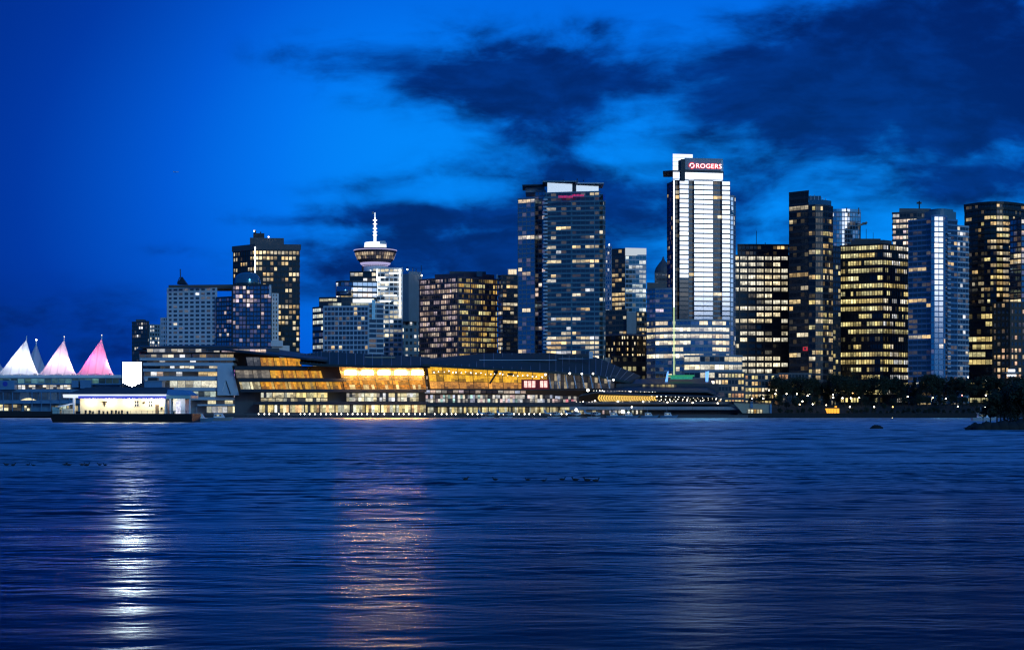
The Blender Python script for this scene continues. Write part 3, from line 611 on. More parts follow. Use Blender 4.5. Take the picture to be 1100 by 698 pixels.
part(t, 'crown', lambda m: (m.prism(rb, Z(194.3, 1020), Z(185.5, 1020), 'mirror_glass'), m.prism(offs(rb, .35), Z(193.6, 1020), Z(193, 1020), 'dark_frame')))
part(t, 'roof', lambda m: (m.prism(fp([(712, yf(713) + 3), (722.6, yf(722.6) - 1), (777.4, yf(777.4) - 1.4)], 20), Z(185.4, 1020), Z(184.2, 1020), 'dark_frame')))
tb = fp([(722.8, yf(722.8) + 2), (744, yf(744) + 2)], 12)
part(t, 'glass_fin', lambda m: (m.prism(tb, Z(184, 1020), Z(166, 1020), 'mirror_glass'), [m.prism(offs(tb, .08), Z(y, 1020), Z(y - .35, 1020), 'blue_frame') for y in (170, 174.5, 179)]))
part(t, 'penthouse', lambda m: m.pbox(731.5, 736, 171, 194, 1015.6, 10, 'dark_frame'))
sgn = fp([(735.5, yf(735.5) - .9), (776.5, yf(776.5) - .9)], 9)
part(t, 'sign_box', lambda m: (m.prism(sgn, Z(184, 1020), Z(170.6, 1020), 'blue_frame'), m.prism(offs(sgn, .25), Z(184, 1020), Z(183.2, 1020), 'dark_frame')))
part(t, 'sign_fin', lambda m: m.prism(fp([(774, yf(774) - 1.4), (776.8, yf(776.8) - 1.4)], 2), Z(184.2, 1020), Z(172.5, 1020), 'pale_metal'))
def sign_text(body, px0, py0, py1, mat, out, name, bold):
    cu = bpy.data.curves.new(name, 'FONT'); cu.body = body; cu.size = 1; cu.extrude = .03; cu.offset = bold; cu.space_character = 1.05
    o = bpy.data.objects.new(name, cu); COL.objects.link(o); bpy.context.view_layer.update()
    me = bpy.data.meshes.new_from_object(o.evaluated_get(bpy.context.evaluated_depsgraph_get())); bpy.data.objects.remove(o)
    xs_ = [v.co.x for v in me.vertices]; ys_ = [v.co.y for v in me.vertices]
    hgt = (py1 - py0) / F * 1015; sc = hgt / (max(ys_) - min(ys_))
    base = Vector((X(px0, 1020), yf(px0) - 1.2 - out, Z(py1, 1016)))
    dx, dn = Vector((math.cos(A), math.sin(A), 0)), Vector((math.sin(A), -math.cos(A), 0))
    off = Vector(root_loc(t))
    for v in me.vertices: v.co = base + dx * (v.co.x - min(xs_)) * sc * 1.12 + Vector((0, 0, 1)) * (v.co.y - min(ys_)) * sc + dn * (v.co.z * 3) - off
    me.materials.clear(); me.materials.append(MATS[mat]); me.name = name
    o = bpy.data.objects.new(name, me); COL.objects.link(o); o.parent = t
    return o
sign_text('ROGERS', 747.0, 175.2, 180.6, 'sign_red', .05, 'lettering', .05)
sign_text('ROGERS', 747.35, 175.6, 180.2, 'sign_core', .3, 'letter_face', -.012)
def ring(m, r0, r1, c, mat, y):
    n = 16; cx_, cz = c; a0 = .5
    for k in range(n):
        if k in (9, 10, 1): continue
        a, b = 2 * math.pi * k / n, 2 * math.pi * (k + 1) / n
        pts = [(cx_ + r * math.cos(q), y, cz + r * math.sin(q)) for r, q in ((r0, a), (r0, b), (r1, b), (r1, a))]
        m.solid(pts + [(x_, y + .3, z_) for x_, _, z_ in pts], [(0, 3, 2, 1), (4, 5, 6, 7), (0, 1, 5, 4), (1, 2, 6, 5), (2, 3, 7, 6), (3, 0, 4, 7)], mat)
part(t, 'emblem', lambda m: (ring(m, .85, 1.95, (X(742.7, 1020), Z(177.9, 1016)), 'sign_red', yf(743) - 1.7), ring(m, 1.05, 1.5, (X(742.7, 1020), Z(177.9, 1016)), 'sign_core', yf(743) - 1.95)))
part(t, 'light_line', lambda m: (m.tube(W(724, 194, 999), W(724, 330, 999), .36, 'line_white'), m.tube(W(724, 330, 999), W(724, 403, 999), .34, 'line_green')))
part(t, 'light_line_mast', lambda m: (m.tube((X(724, 999), 1000, G), W(724, 193, 1000), .3, 'pale_metal'), [m.tube((X(724, 999), 1000, Z(y, 1000)), (X(724, 1018), 1021, Z(y, 1000)), .15, 'pale_metal') for y in (200, 240, 270, 300, 330)]))
# broad podium bowed towards the harbour
pod = [(694.8, 1016), (704, 1008), (722, 1003), (742, 1001), (765, 1002), (783.5, 1007)]
side = [(694.8, 1018), (704, 1012), (722, 1009)]
block(t, fp(side, 12), Z(347, 1005), Z(311, 1010), 7, 'blue_frame', 'blue_glass', slab=.4, bay=2.5, mw=.14, md=.1, q=.16, cols=WARM + PINK, s=(.5, 1.2), run=2)
pq = [.3, .3, .4, .4, .3, .3, .35, .3, .85, .5, .9, .97, .95, .35]
block(t, fp(pod, 12), G, Z(345, 1005), 14, 'blue_frame', 'blue_glass', slab=.42, sd=.3, bay=2.5, mw=.14, md=.1, floor_p=lambda f, i: pq[i], cols=[(1, .84, .5), (1, .9, .62), (1, .78, .42)], s=(.7, 1.6), run=6)
part(t, 'terrace', lambda m: m.prism(offs(fp(pod, 12), .5), Z(345, 1005) + .2, Z(344.4, 1005) + .6, 'grey_slab'))
pod2 = [(735, 1000), (752, 996.5), (778, 997), (797, 1003)]
block(t, fp(pod2, 8), G, Z(383, 998), 7, 'blue_frame', 'clear_glass', slab=.4, sd=.35, bay=3, mw=.16, floor_p=lambda f, i: (.5, .5, .6, .5, .55, .96, .97)[i], cols=[(1, .93, .74), (1, .85, .55)], s=(.8, 1.5), run=6)

t = tower('gridded_office_block', 'wide dark office block with a regular grid of square warm-white windows', 'office building', 816, 1100)
block(t, fp([(785.5, 1098), (847.5, 1100)], 34), G, Z(275.5, 1100), 25, 'black_metal', 'clear_glass', slab=.42, sd=.14, bay=5.6, mw=1.0, md=.3, cols=[(1, .87, .58), (1, .92, .7), (1, .82, .5)], s=(.75, 1.35), run=3,
      floor_p=lambda f, i: (.4, .3, .5, .75, .45, .4, .65, .7, .7, .3, .25, .6, .1, .12, .35, .3, .92, .7, .12, .4, .6, .9, .95, .9, .9)[i], mode='single', cap=100, sub=3)
block(t, fp([(792.5, 1106), (847, 1108)], 22), Z(275.4, 1100), Z(264, 1106), 2, 'black_metal', 'clear_glass', slab=.45, bay=2.6, mw=.4, floor_p=lambda f, i: .0 if i == 0 else .38, cols=WARM, s=(.7, 1.3), run=2, top=1.2)
part(t, 'antenna', lambda m: (m.tube(W(812.5, 264, 1112), W(812.5, 248, 1112), .22, 'black_metal'), m.tube(W(822, 264, 1112), W(822, 260.5, 1112), .25, 'black_metal')))

t = tower('dark_glass_tower', 'tall black glass tower with a square left half and a lower rounded right half', 'apartment tower', 870, 1050)
block(t, fp([(847.8, 1056), (868.5, 1046)], 32), G, Z(207, 1050), 33, 'dark_frame', 'shadow_glass', slab=.42, bay=3, mw=.16, floor_p=lambda f, i: .85 if i in (29, 8, 27, 2) else .12, cols=WARM, s=(.5, 1.1), run=5)
block(t, fp([(868.8, 1045), (876, 1043), (884, 1044), (890, 1047), (894.5, 1052)], 28), G, Z(222, 1046), 33, 'dark_frame', 'shadow_glass', slab=.36, bay=1.9, mw=.16, floor_p=lambda f, i: .62 if i in (9, 12, 13, 14, 21, 15, 6, 25, 28) else .16, cols=YELL + WARM, s=(.4, 1.0), run=3)
part(t, 'crown', lambda m: (m.prism(fp([(869, 1048), (884, 1046), (893, 1052)], 18), Z(222, 1046), Z(215, 1048), 'teal_glass'), m.prism(fp([(869, 1050), (882, 1050)], 14), Z(215, 1048), Z(210.5, 1050), 'dark_glass')))
part(t, 'roof_frame', lambda m: [m.tube(W(p, 216, 1050), W(p, y, 1050), .25, 'pale_metal') for p, y in ((871, 210), (875, 209.5), (879, 210.5), (883, 212), (887, 213.5))])
part(t, 'red_window', lambda m: (m.pbox(862.6, 867.6, 372.6, 376.6, 1044, .4, 'red_lamp'), m.pbox(863.8, 866, 373.4, 375.6, 1043.7, .4, 'dark_frame')))
block(t, fp([(894.8, 1062), (903, 1066)], 20), G, Z(266, 1064), 28, 'dark_frame', 'dark_glass', slab=.4, bay=2.4, mw=.2, q=.22, cols=YELL, s=(.4, 1), run=1)

t = tower('curved_mirror_tower', 'curved mirror-glass tower top reflecting the bright western sky behind the black tower', 'office tower', 908, 1250)
arc = [(890 + 34.5 * k / 12, 1255 + .11 * 24.4 * k / 12 - 2.6 * math.sin(math.pi * k / 12)) for k in range(13)]
block(t, fp(arc, 26), G, Z(228, 1250), 46, 'blue_frame', 'mirror_glass', slab=.22, sd=.12, bay=3, mw=.14, md=.08, q=.06, cols=WHITE, s=(.6, 1.4), run=2)
part(t, 'crown', lambda m: m.prism(fp([(p, y + 1.2) for p, y in arc], 24), Z(227.6, 1250), Z(223.6, 1250), 'mirror_glass'))
part(t, 'rib', lambda m: [m.pbox(p - .4, p + .4, 223.2, y1, 1245.5, 1.5, 'dark_frame') for p, y1 in ((909.6, 228), (922.6, 230))])

t = tower('fin_office_block', 'office block covered in thin vertical fins with almost every floor glowing yellow', 'office building', 940, 1080)
e17 = fp([(902.5, 1088), (948.5, 1074), (975.8, 1090)], 34)
block(t, e17, G, Z(264, 1080), 22, 'black_metal', 'clear_glass', slab=.46, sd=.12, bay=1.75, mw=.3, md=.4, floor_p=lambda f, i: (.4, .7, .8, .9, .45, .7, .94, .97, .5, .65, .7, .7, .65, .92, .9, .8, .94, .6, .7, .92, .8, .97)[i], cols={0: YELL, 1: YELL + WHITE}, s=(.35, 1.3), run=4)
part(t, 'penthouse', lambda m: (m.prism(fp([(914, 1094), (949, 1088), (958, 1094)], 16), Z(263.6, 1080), Z(258, 1090), 'dark_concrete'), m.pbox(918, 946, 256.4, 258.3, 1096, 8, 'black_metal')))
part(t, 'antenna', lambda m: (m.tube(W(930.5, 258, 1098), W(930.5, 246, 1098), .18, 'black_metal'), m.tube(W(938, 258, 1098), W(938, 250, 1098), .15, 'black_metal')))

t = tower('roof_crane', 'small crane arm poking out right of the curved mirror tower', 'crane', 926, 1240)
t.location.z = Z(262, 1240)
part(t, 'mast', lambda m: m.tube(W(923.6, 262, 1240), W(924, 243, 1240), .5, 'black_metal'))
part(t, 'jib', lambda m: (m.tube(W(921, 242.8, 1240), W(931.5, 239, 1240), .8, 'tan_wall', 4), m.pbox(926.5, 931, 239, 241.4, 1239.4, 1, 'dark_frame')))

t = tower('rear_lit_tower', 'dark tower showing a patch of white-lit windows behind the bow-fronted glass tower', 'office tower', 978, 1200)
block(t, fp([(958.8, 1204), (985, 1198), (1002, 1206)], 30), G, Z(229.5, 1200), 36, 'dark_concrete', 'clear_glass', slab=.42, bay=2.4, mw=.4, floor_p=lambda f, i: .85 if 29 <= i <= 34 else .15, cols=PINK + WHITE, s=(.6, 1.4), run=2, edge_q={1: .2}, top=1.4)
part(t, 'penthouse', lambda m: m.prism(fp([(966, 1212), (1000, 1214)], 14), Z(229, 1205), Z(223.8, 1212), 'dark_concrete'))
part(t, 'mast', lambda m: (m.tube(W(987.5, 224, 1216), W(987.5, 216, 1216), .5, 'black_metal'), m.pbox(985, 990, 217, 219, 1216, 1, 'black_metal')))

t = tower('bow_fronted_tower', 'pale blue glass apartment tower with a bowed front and a bright vertical reflection', 'apartment tower', 1008, 1000)
block(t, fp([(976, 1012), (1000, 1001)], 30), G, Z(237, 1005), 37, 'steel_blue', 'dark_glass', slab=.36, sd=.35, bay=3.2, mw=.16, floor_p=lambda f, i: .7 if i in (3, 20, 14) else .05, cols=WARM, s=(.4, 1), run=4)
b19 = [(1000.2, 999.3), (1003.6, 998.2), (1008.5, 998.66), (1013.5, 999.18), (1015.5, 1000.6), (1017.5, 1003.4)]
block(t, fp(b19, 28), G, Z(233, 1000), 37, 'steel_blue', 'mirror_glass', slab=.24, sd=.16, bay=2.4, mw=.14, q=.02, cols=WARM, s=(.5, 1.2), run=1)
block(t, fp([(1017.8, 1004.5), (1028, 1009)], 24), G, Z(237, 1005), 37, 'steel_blue', 'dark_glass', slab=.36, sd=.4, bay=2.6, mw=.16, q=.06, cols=WARM, s=(.5, 1), run=2)
block(t, fp([(1028.2, 1012), (1040, 1018)], 20), G, Z(243.5, 1012), 36, 'pale_metal', 'dark_glass', slab=.34, sd=.6, bay=2.4, mw=.16, floor_p=lambda f, i: .35 if f > .86 else .1, cols=WHITE, s=(.4, 1), run=1)
part(t, 'crown', lambda m: (m.prism(fp([(993, 1010)] + [(993 + 34 * k / 8, 1010 - 7 * math.sin(math.pi * k / 8)) for k in range(1, 8)] + [(1027, 1010)], 18), Z(237.5, 1005), Z(227, 1006), 'teal_slab'),
     m.prism(fp([(998 + 26 * k / 8, 1012 - 6 * math.sin(math.pi * k / 8)) for k in range(9)], 14), Z(227.2, 1006), Z(224.4, 1008), 'teal_slab')))
part(t, 'balcony', lambda m: [m.pbox(1018, 1021.5, 250 + 4.93 * k, 251.6 + 4.93 * k, 1001.8, 3, 'pale_metal') for k in range(31)])

t = tower('curved_balcony_tower', 'broad dark tower with curved floors and stacked warm-lit rooms at the right', 'apartment tower', 1066, 1100)
arc = [(1037.5 + 66 * k / 10, 1106 - 16 * math.sin(math.pi * k / 10)) for k in range(11)]
def f20(f, i): return .75 if .38 < f < .93 else .3
block(t, fp(arc, 34), Z(329, 1100), Z(221, 1100), 17, 'bronze', 'clear_glass', slab=.44, sd=1.0, bay=2.4, mw=.2, md=.1, floor_p=lambda f, i: .2 if i > 14 else .66, cols=YELL + WARM, s=(.3, 1.1), run=3, top=1.6, edge_q={k: (.15, .3, .35, .5, .8, 1.25, 1.3, 1.2, .7, .6)[k] for k in range(10)})
block(t, fp([(1040, 1100), (1068, 1094), (1100, 1100)], 30), G, Z(329.5, 1100), 14, 'bronze', 'clear_glass', slab=.4, sd=.5, bay=3, mw=.3, floor_p=lambda f, i: .72 if i in (1, 3, 6, 9, 11) else .25, cols=YELL, s=(.4, 1.0), run=5)
part(t, 'roof', lambda m: m.prism(offs(fp(arc, 34), 1.4), Z(219.8, 1100), Z(218.6, 1100), 'dark_frame'))

t = tower('corner_glass_tower', 'dark blue glass tower cut off by the right edge of the view', 'apartment tower', 1098, 1060)
block(t, fp([(1085, 1066), (1097, 1058), (1140, 1066)], 30), G, Z(236, 1060), 34, 'dark_frame', 'blue_glass', slab=.3, sd=.3, bay=3, mw=.2, floor_p=lambda f, i: .4 if i in (25, 31, 19, 28) else .14, cols=WARM, s=(.5, 1.1), run=3)

t = tower('low_apartment_block', 'dark brick-like apartment block with scattered small orange windows at the far right', 'apartment building', 1086, 1030)
block(t, fp([(1066, 1034), (1085, 1026), (1135, 1034)], 24), G, Z(326, 1030), 17, 'bronze', 'dark_glass', slab=.42, bay=2.7, mw=1.1, q=.22, cols=[(1, .66, .3), (1, .75, .42), (1, .6, .35)], s=(.5, 1.2), run=1, mode='single', cap=100)
part(t, 'lit_entrance', lambda m: (m.pbox(1083, 1090.5, 396.5, 399.3, 1022, .5, 'white_strip'), m.pbox(1082, 1091.5, 402, 404.3, 1021.5, .5, 'white_strip')))
part(t, 'canopy', lambda m: m.pbox(1080, 1094, 399.6, 400.6, 1019, 6, 'grey_slab'))

# ------------------------------------------------------------------ low waterfront buildings
def lerp(a, b, t): return tuple(x + (y - x) * t for x, y in zip(a, b))
def panel(root, tl, tr, br, bl, cols, rows, fn, name='glass_wall', frame='dark_frame', sub=1, fw=.18, glas='clear_glass'):
    """glazed wall between four corners given as (px, py, Y); panes on one mesh, mullions on its child"""
    c = [Vector(W(*p)) for p in (tl, tr, br, bl)]
    at = lambda u, v: (c[0].lerp(c[1], u)).lerp(c[3].lerp(c[2], u), v)
    m, f = MB(), MB()
    n = cols * sub
    for r in range(rows):
        for k in range(n):
            panes(m, [at(k / n, (r + 1) / rows), at((k + 1) / n, (r + 1) / rows), at((k + 1) / n, r / rows), at(k / n, r / rows)], glas, tuple(fn(r, k, rows, n)), 1)
    o = m.build(name, root)
    fo = Vector((0, -.12, 0))
    for k in range(cols + 1): f.tube(at(k / cols, 0) + fo, at(k / cols, 1) + fo, fw, frame, 4)
    for r in range(rows + 1): f.tube(at(0, r / rows) + fo, at(1, r / rows) + fo, fw * .6, frame, 4)
    f.build('frame', o)
    return o
def hue(c, lo, hi, gap=0.0):
    def f(r, k, R_, n):
        if rng.random() < gap: return tuple(x * .04 for x in c[0])
        q = rng.choice(c); s = rng.uniform(lo, hi); return tuple(x * s for x in q)
    return f
AMBER = [(1, .44, .02), (1, .5, .04), (1, .39, .02)]; CREAM = [(1, .88, .52), (1, .82, .42), (.95, .95, .72)]; MIX = [(1, .9, .75), (.75, .8, 1), (1, .7, .65), (.6, .95, .85)]
def loft(m, front, back, th, mat):
    """roof sheet between two rails of points, th metres thick"""
    n = len(front)
    f = [Vector(W(*p)) for p in front]; b = [Vector(W(*p)) for p in back]; d = Vector((0, 0, th))
    vs = f + b + [v - d for v in f] + [v - d for v in b]; fs = []
    for i in range(n - 1):
        fs += [(i, i + 1, n + i + 1, n + i), (2 * n + i + 1, 2 * n + i, 3 * n + i, 3 * n + i + 1), (2 * n + i, 2 * n + i + 1, i + 1, i), (n + i, n + i + 1, 3 * n + i + 1, 3 * n + i)]
    fs += [(0, n, 3 * n, 2 * n), (n - 1, 3 * n - 1, 4 * n - 1, 2 * n - 1)]
    m.solid(vs, fs, mat)

# --- long convention hall
t = thing('convention_hall', 'long waterfront convention hall with sloping dark roofs and amber-lit leaning glass walls', 'convention centre', (X(400, 940), 940, G))
part(t, 'wall', lambda m: (m.prism(fp([(252, 940), (458, 938)], 40), G, Z(393, 938), 'dark_concrete'), m.prism(fp([(459, 941), (590, 940), (664, 946)], 36), G, Z(403, 940), 'dark_concrete')))
part(t, 'terrace', lambda m: (m.prism(fp([(158, 950), (251.5, 948)], 40), G, Z(393, 948), 'grey_slab'), m.prism(fp([(150, 962), (300, 958)], 30), Z(393.5, 960), Z(374, 960), 'dark_concrete')))
# roofs
part(t, 'roof', lambda m: loft(m, [(146, 375.5, 950), (240, 374.5, 940), (290, 380, 930), (330, 384.5, 925), (352, 386.5, 925)], [(150, 371.5, 990), (240, 370.5, 990), (290, 374, 990), (330, 380, 990), (352, 381, 990)], 1.1, 'roof_dark'))
part(t, 'roof', lambda m: loft(m, [(322, 389, 926), (345, 391, 924), (400, 392.6, 922), (462, 392.8, 922)], [(322, 381, 975), (345, 377.5, 985), (400, 380.5, 985), (462, 383.5, 985)], 1.3, 'green_roof'))
part(t, 'roof', lambda m: loft(m, [(454, 391, 918), (520, 394.8, 920), (590, 398.4, 926), (640, 402.5, 934), (676, 409.5, 940)], [(454, 385.5, 985), (520, 379.5, 995), (590, 379, 995), (640, 383.5, 995), (688, 403.5, 985)], 1.3, 'green_roof'))
def ribs(m, front, back, n):
    for i in range(len(front) - 1):
        for k in range(n):
            u = k / n; a = Vector(W(*lerp(front[i], front[i + 1], u))); b = Vector(W(*lerp(back[i], back[i + 1], u))); d = Vector((0, 0, .1)); m.tube(a + d, b + d, .16, 'blue_frame', 4)
part(t, 'roof_rib', lambda m: (ribs(m, [(322, 389, 926), (345, 391, 924), (400, 392.6, 922), (462, 392.8, 922)], [(322, 381, 975), (345, 377.5, 985), (400, 380.5, 985), (462, 383.5, 985)], 6),
     ribs(m, [(464, 391.3, 918.3), (520, 394.8, 920), (590, 398.4, 926), (640, 402.5, 934), (676, 409.5, 940)], [(464, 385, 985), (520, 379.5, 995), (590, 379, 995), (640, 383.5, 995), (688, 403.5, 985)], 7)))
part(t, 'skylight', lambda m: (m.pbox(392, 424, 383.2, 384.3, 965, 6, 'tan_wall'), m.pbox(515, 598, 386.2, 386.9, 956, 3, 'pale_metal'), m.pbox(600, 634, 384.8, 385.4, 968, 3, 'pale_metal')))
part(t, 'roof_vent', lambda m: (m.pbox(633, 637, 377.5, 385, 962, 4, 'white_paint'), m.pbox(594, 634, 380, 384.2, 990, 8, 'roof_dark')))
# rows of the left terraces
def slabs(rows, Y, mat, d=5):
    return lambda m: [m.pbox(a, b, y0, y1, Y + .02 * k, d, mat) for k, (a, b, y0, y1) in enumerate(rows)]
part(t, 'balcony', slabs([(150, 252, 384.3, 387), (152, 251, 389.6, 392.8), (153, 236, 396, 399), (155, 234, 404, 408.3), (156, 234, 416.4, 419.8), (204, 278, 426.4, 429.6), (212, 276, 434.0, 435.8)], 940, 'pale_metal', 12))
part(t, 'roof_trim', slabs([(158, 286, 378.4, 380.2), (150, 254, 372.2, 374)], 947, 'dark_frame', 12))
for a, b, y0, y1, n, c, lo, hi, gap in ((158, 236, 374.6, 378.2, 12, WHITE, .3, .9, .5), (238, 286, 375, 378.2, 8, PINK, .5, 1.0, .15), (150, 205, 380.6, 384, 9, WHITE, .4, 1.1, .5), (207, 251, 380.4, 384, 6, WARM, .2, .5, .5),
                                      (158, 250, 387.2, 389.4, 14, WHITE, .5, 1.2, .72), (172, 235, 393, 395.8, 12, WHITE, .5, 1.3, .6), (155, 196, 399.3, 403.8, 6, WHITE + PINK, .6, 1.5, .35),
                                      (213, 233.5, 399.4, 403.8, 2, [(1, .7, .3)], .6, .8, 0), (157, 233, 408.8, 416.2, 9, [(.95, .95, .78), (1, .93, .7)], .5, 1.0, .06), (157, 232, 420.2, 426.2, 12, [(.8, .95, .8), (.9, .95, .7)], .3, 1.2, .15),
                                      (223, 278, 429.8, 433.8, 6, CREAM, .4, 1.1, .3), (222, 272, 436.2, 443.2, 9, CREAM + WHITE, .4, 1.2, .15)):
    panel(t, (a, y0, 942), (b, y0, 942), (b, y1, 942), (a, y1, 942), n, 1, hue(c, lo, hi, gap), 'window_band', 'blue_frame', 1, .14)
part(t, 'end_panel', lambda m: (m.hexa([W(233.5, 424.5, 936), W(257, 424.5, 936), W(257, 424.5, 941), W(233.5, 424.5, 941)], [W(233.5, 392, 938), W(249, 392, 938), W(249, 392, 943), W(233.5, 392, 943)], 'pale_metal'), m.tube(W(242.5, 408.5, 937), W(247.5, 423, 935.5), .3, 'dark_frame'), m.tube(W(242.2, 409, 936.8), W(238.5, 421, 935.6), .22, 'white_paint')))
# floor decks of the main hall
part(t, 'deck', slabs([(252, 330, 393.2, 397.2), (256, 372, 406.2, 409.8), (258, 458, 418, 421), (272, 460, 431.4, 434.2), (262, 466, 443.4, 446)], 930, 'dark_frame', 9))
Yg = 934
panel(t, (264, 383.5, Yg), (279, 383.5, Yg), (280.5, 393, Yg), (266, 393, Yg), 2, 1, hue([(.5, .5, .5)], .12, .3), sub=2)
panel(t, (279, 383.8, Yg), (322.5, 384.4, Yg), (324, 393, Yg), (280.5, 393, Yg), 3, 1, hue(AMBER, .45, .95), sub=5)
panel(t, (252.5, 397.4, Yg), (289.5, 397.4, Yg), (291, 406, Yg), (254, 406, Yg), 2, 1, hue([(.7, .6, .45)], .2, .45), sub=4)
panel(t, (289.5, 397.6, Yg), (345, 398.2, Yg), (347, 406, Yg), (291, 406, Yg), 4, 1, hue(AMBER, .45, .95), sub=5)
panel(t, (256.5, 410, Yg), (279, 410, Yg), (281, 418, Yg), (258.5, 418, Yg), 2, 1, hue(CREAM, .35, .8), sub=4)
panel(t, (279, 410, Yg), (368, 410, Yg), (370, 418, Yg), (281, 418, Yg), 6, 1, hue(AMBER + [(1, .62, .15)], .5, 1.0), sub=5)
def hall(r, k, R_, n):
    s_ = rng.uniform(.5, 1); lp = rng.uniform(1.2, 5)
    if r == 0: return tuple(x * s_ * .6 for x in (1, .3, .02))
    if r == 1:
        return tuple(x * lp for x in (1, .5, .14)) if rng.random() < .5 else tuple(x * s_ for x in (1, .4, .04))
    if r == 4: return tuple(x * s_ * 1.6 for x in (1, .7, .3)) if rng.random() < .4 else tuple(x * s_ * .85 for x in (1, .33, .03))
    return tuple(x * s_ for x in (1, .36, .03))
panel(t, (364, 393.2, 929), (454, 393.2, 929), (458.5, 418, 933), (370.5, 418, 933), 5, 5, hall, sub=6, fw=.22)
part(t, 'ceiling_lamp', lambda m: [m.pbox(370 + k * 17.6 + k * .4, 383 + k * 17.6 + k * .4, 398.8, 402.2, 928.2, .5, 'hall_lamp') for k in range(5)])
def hallc(r, k, R_, n):
    if r < 2: s_ = rng.uniform(.8, 1.1) * (.5 if rng.random() < .02 else 1); return tuple(x * s_ for x in (1, .5, .02))
    s_ = rng.uniform(.4, .85); return tuple(x * s_ for x in (1, .42, .06))
panel(t, (459, 393.4, 934), (588, 399.5, 934), (588, 417.5, 934), (462, 417.5, 934), 8, 3, hallc, sub=4)
panel(t, (588, 400, 936), (660, 407, 938), (660, 417, 938), (588, 417.5, 936), 10, 2, hue([(1, .8, .5), (.8, .85, 1), (1, .65, .4)], .06, .5, .45), sub=2)
part(t, 'ceiling_light', lambda m: [m.ball(W(p + rng.uniform(-1.5, 1.5), 397.5 + (p - 462) * .045 + rng.uniform(0, 2.5), 933.2), rng.uniform(.16, .3), 'lamp_white', 6) for p in range(466, 586, 5)])
part(t, 'column', lambda m: [m.tube(W(p, 417, 930), W(p - 3, 400 + (p - 590) * .07, 931), .35, 'pale_metal') for p in range(592, 660, 9)])
part(t, 'eave_light', lambda m: [m.ball(W(p, y, 925), .5, 'lamp_white') for p, y in ((586, 402.3), (612, 401), (625, 401.3), (637, 401.2), (659, 408))])
part(t, 'red_display', lambda m: (m.pbox(560, 590, 407.5, 419, 931, 2, 'red_paint'), [m.pbox(563 + k * 4.3, 566.4 + k * 4.3, 409, 416, 930.6, .5, 'clear_glass', (1.3, .85, .75)) for k in range(6) if k != 3]))
panel(t, (456, 418.6, 932), (565, 419.4, 932), (565, 422.6, 932), (456, 422.2, 932), 18, 1, hue(PINK + MIX, .2, 1.0, .35), 'window_band')
panel(t, (280, 421.4, 932), (318, 421.4, 932), (318, 427, 932), (280, 427, 932), 3, 1, hue(CREAM, .6, 1.2, .05), 'window_band', sub=4)
panel(t, (318, 421.4, 932), (352, 421.4, 932), (352, 427, 932), (318, 427, 932), 3, 1, hue(YELL, .45, 1.1, .2), 'window_band', sub=3)
panel(t, (280, 427.4, 931.6), (352, 427.4, 931.6), (352, 431.2, 931.6), (280, 431.2, 931.6), 9, 1, hue(CREAM, .3, 1.2, .3), 'window_band', sub=2)
panel(t, (372, 422, 932), (450, 422, 932), (450, 431, 932), (372, 431, 932), 4, 2, hue(CREAM + WHITE, .35, 1.3, .15), 'window_band', sub=6)
panel(t, (278, 434.6, 932), (458, 434.6, 932), (458, 443.2, 932), (278, 443.2, 932), 11, 1, hue(CREAM + YELL + [(1, .6, .25)], .45, 1.35, .07), 'window_band', sub=5, fw=.35)
panel(t, (457, 424, 933), (596, 424, 933), (596, 432.4, 933), (457, 432.4, 933), 13, 2, hue(MIX + WHITE, .15, 1.15, .3), 'window_band', sub=4)
panel(t, (459, 437, 932), (612, 437, 932), (612, 443.6, 932), (459, 443.6, 932), 14, 1, hue(YELL + CREAM, .25, 1.1, .12), 'window_band', sub=5, fw=.3)
panel(t, (596, 425, 933), (622, 425.5, 933), (622, 432, 933), (596, 432, 933), 3, 2, hue(MIX + [(1, .3, .35)], .15, .8, .3), 'window_band', sub=3)
part(t, 'deck', slabs([(456, 640, 418, 418.9), (458, 640, 432.6, 436.4), (456, 640, 444, 446.2)], 924, 'dark_frame', 14))
part(t, 'pier', lambda m: [m.tube((X(p, 930), 931, -2), (X(p, 930), 931, Z(446, 930)), .5, 'dark_concrete') for p in range(266, 640, 9)])
part(t, 'escalator', lambda m: (m.tube(W(526, 412, 926), W(534, 399.5, 927), .55, 'black_metal'), m.pbox(530, 535, 398, 401, 926, 2, 'black_metal'), m.pbox(545, 551, 400.5, 403, 926, 2, 'black_metal')))

# --- small waterfront lamps along the piers
lm = MB(); lm.tube((0, 0, 0), (0, 0, 1.0), .12, 'black_metal'); lm.ball((0, 0, 1.15), .36, 'lamp_white')
deck = lm.build('deck_lamp')
tag(deck, 'tiny white lamp on the quay edge in front of the convention hall', 'lamp', 'small lamps along the quay edge')
spots = [p + rng.uniform(-1, 1) for p in [272 + 5.6 * k for k in range(61)] if rng.random() < .85]
for i, p in enumerate(spots):
    o = deck if i == 0 else deck.copy()
    if i: COL.objects.link(o)
    o.location = (X(p, 918), 918, 1.0); o.scale = (1, 1, 1) if i % 3 else (.75, .75, 1)
g = MB(); g.box(X(200, 918), X(640, 918), 916.5, 924, .2, 1.0, 'dark_concrete'); tag(g.build('quay_pavement'), kind='structure')
lm = MB(); lm.box(X(640, 918), X(800, 918), 905, 917.5, .1, 1.6, 'dark_concrete'); tag(lm.build('pavement'), kind='structure')

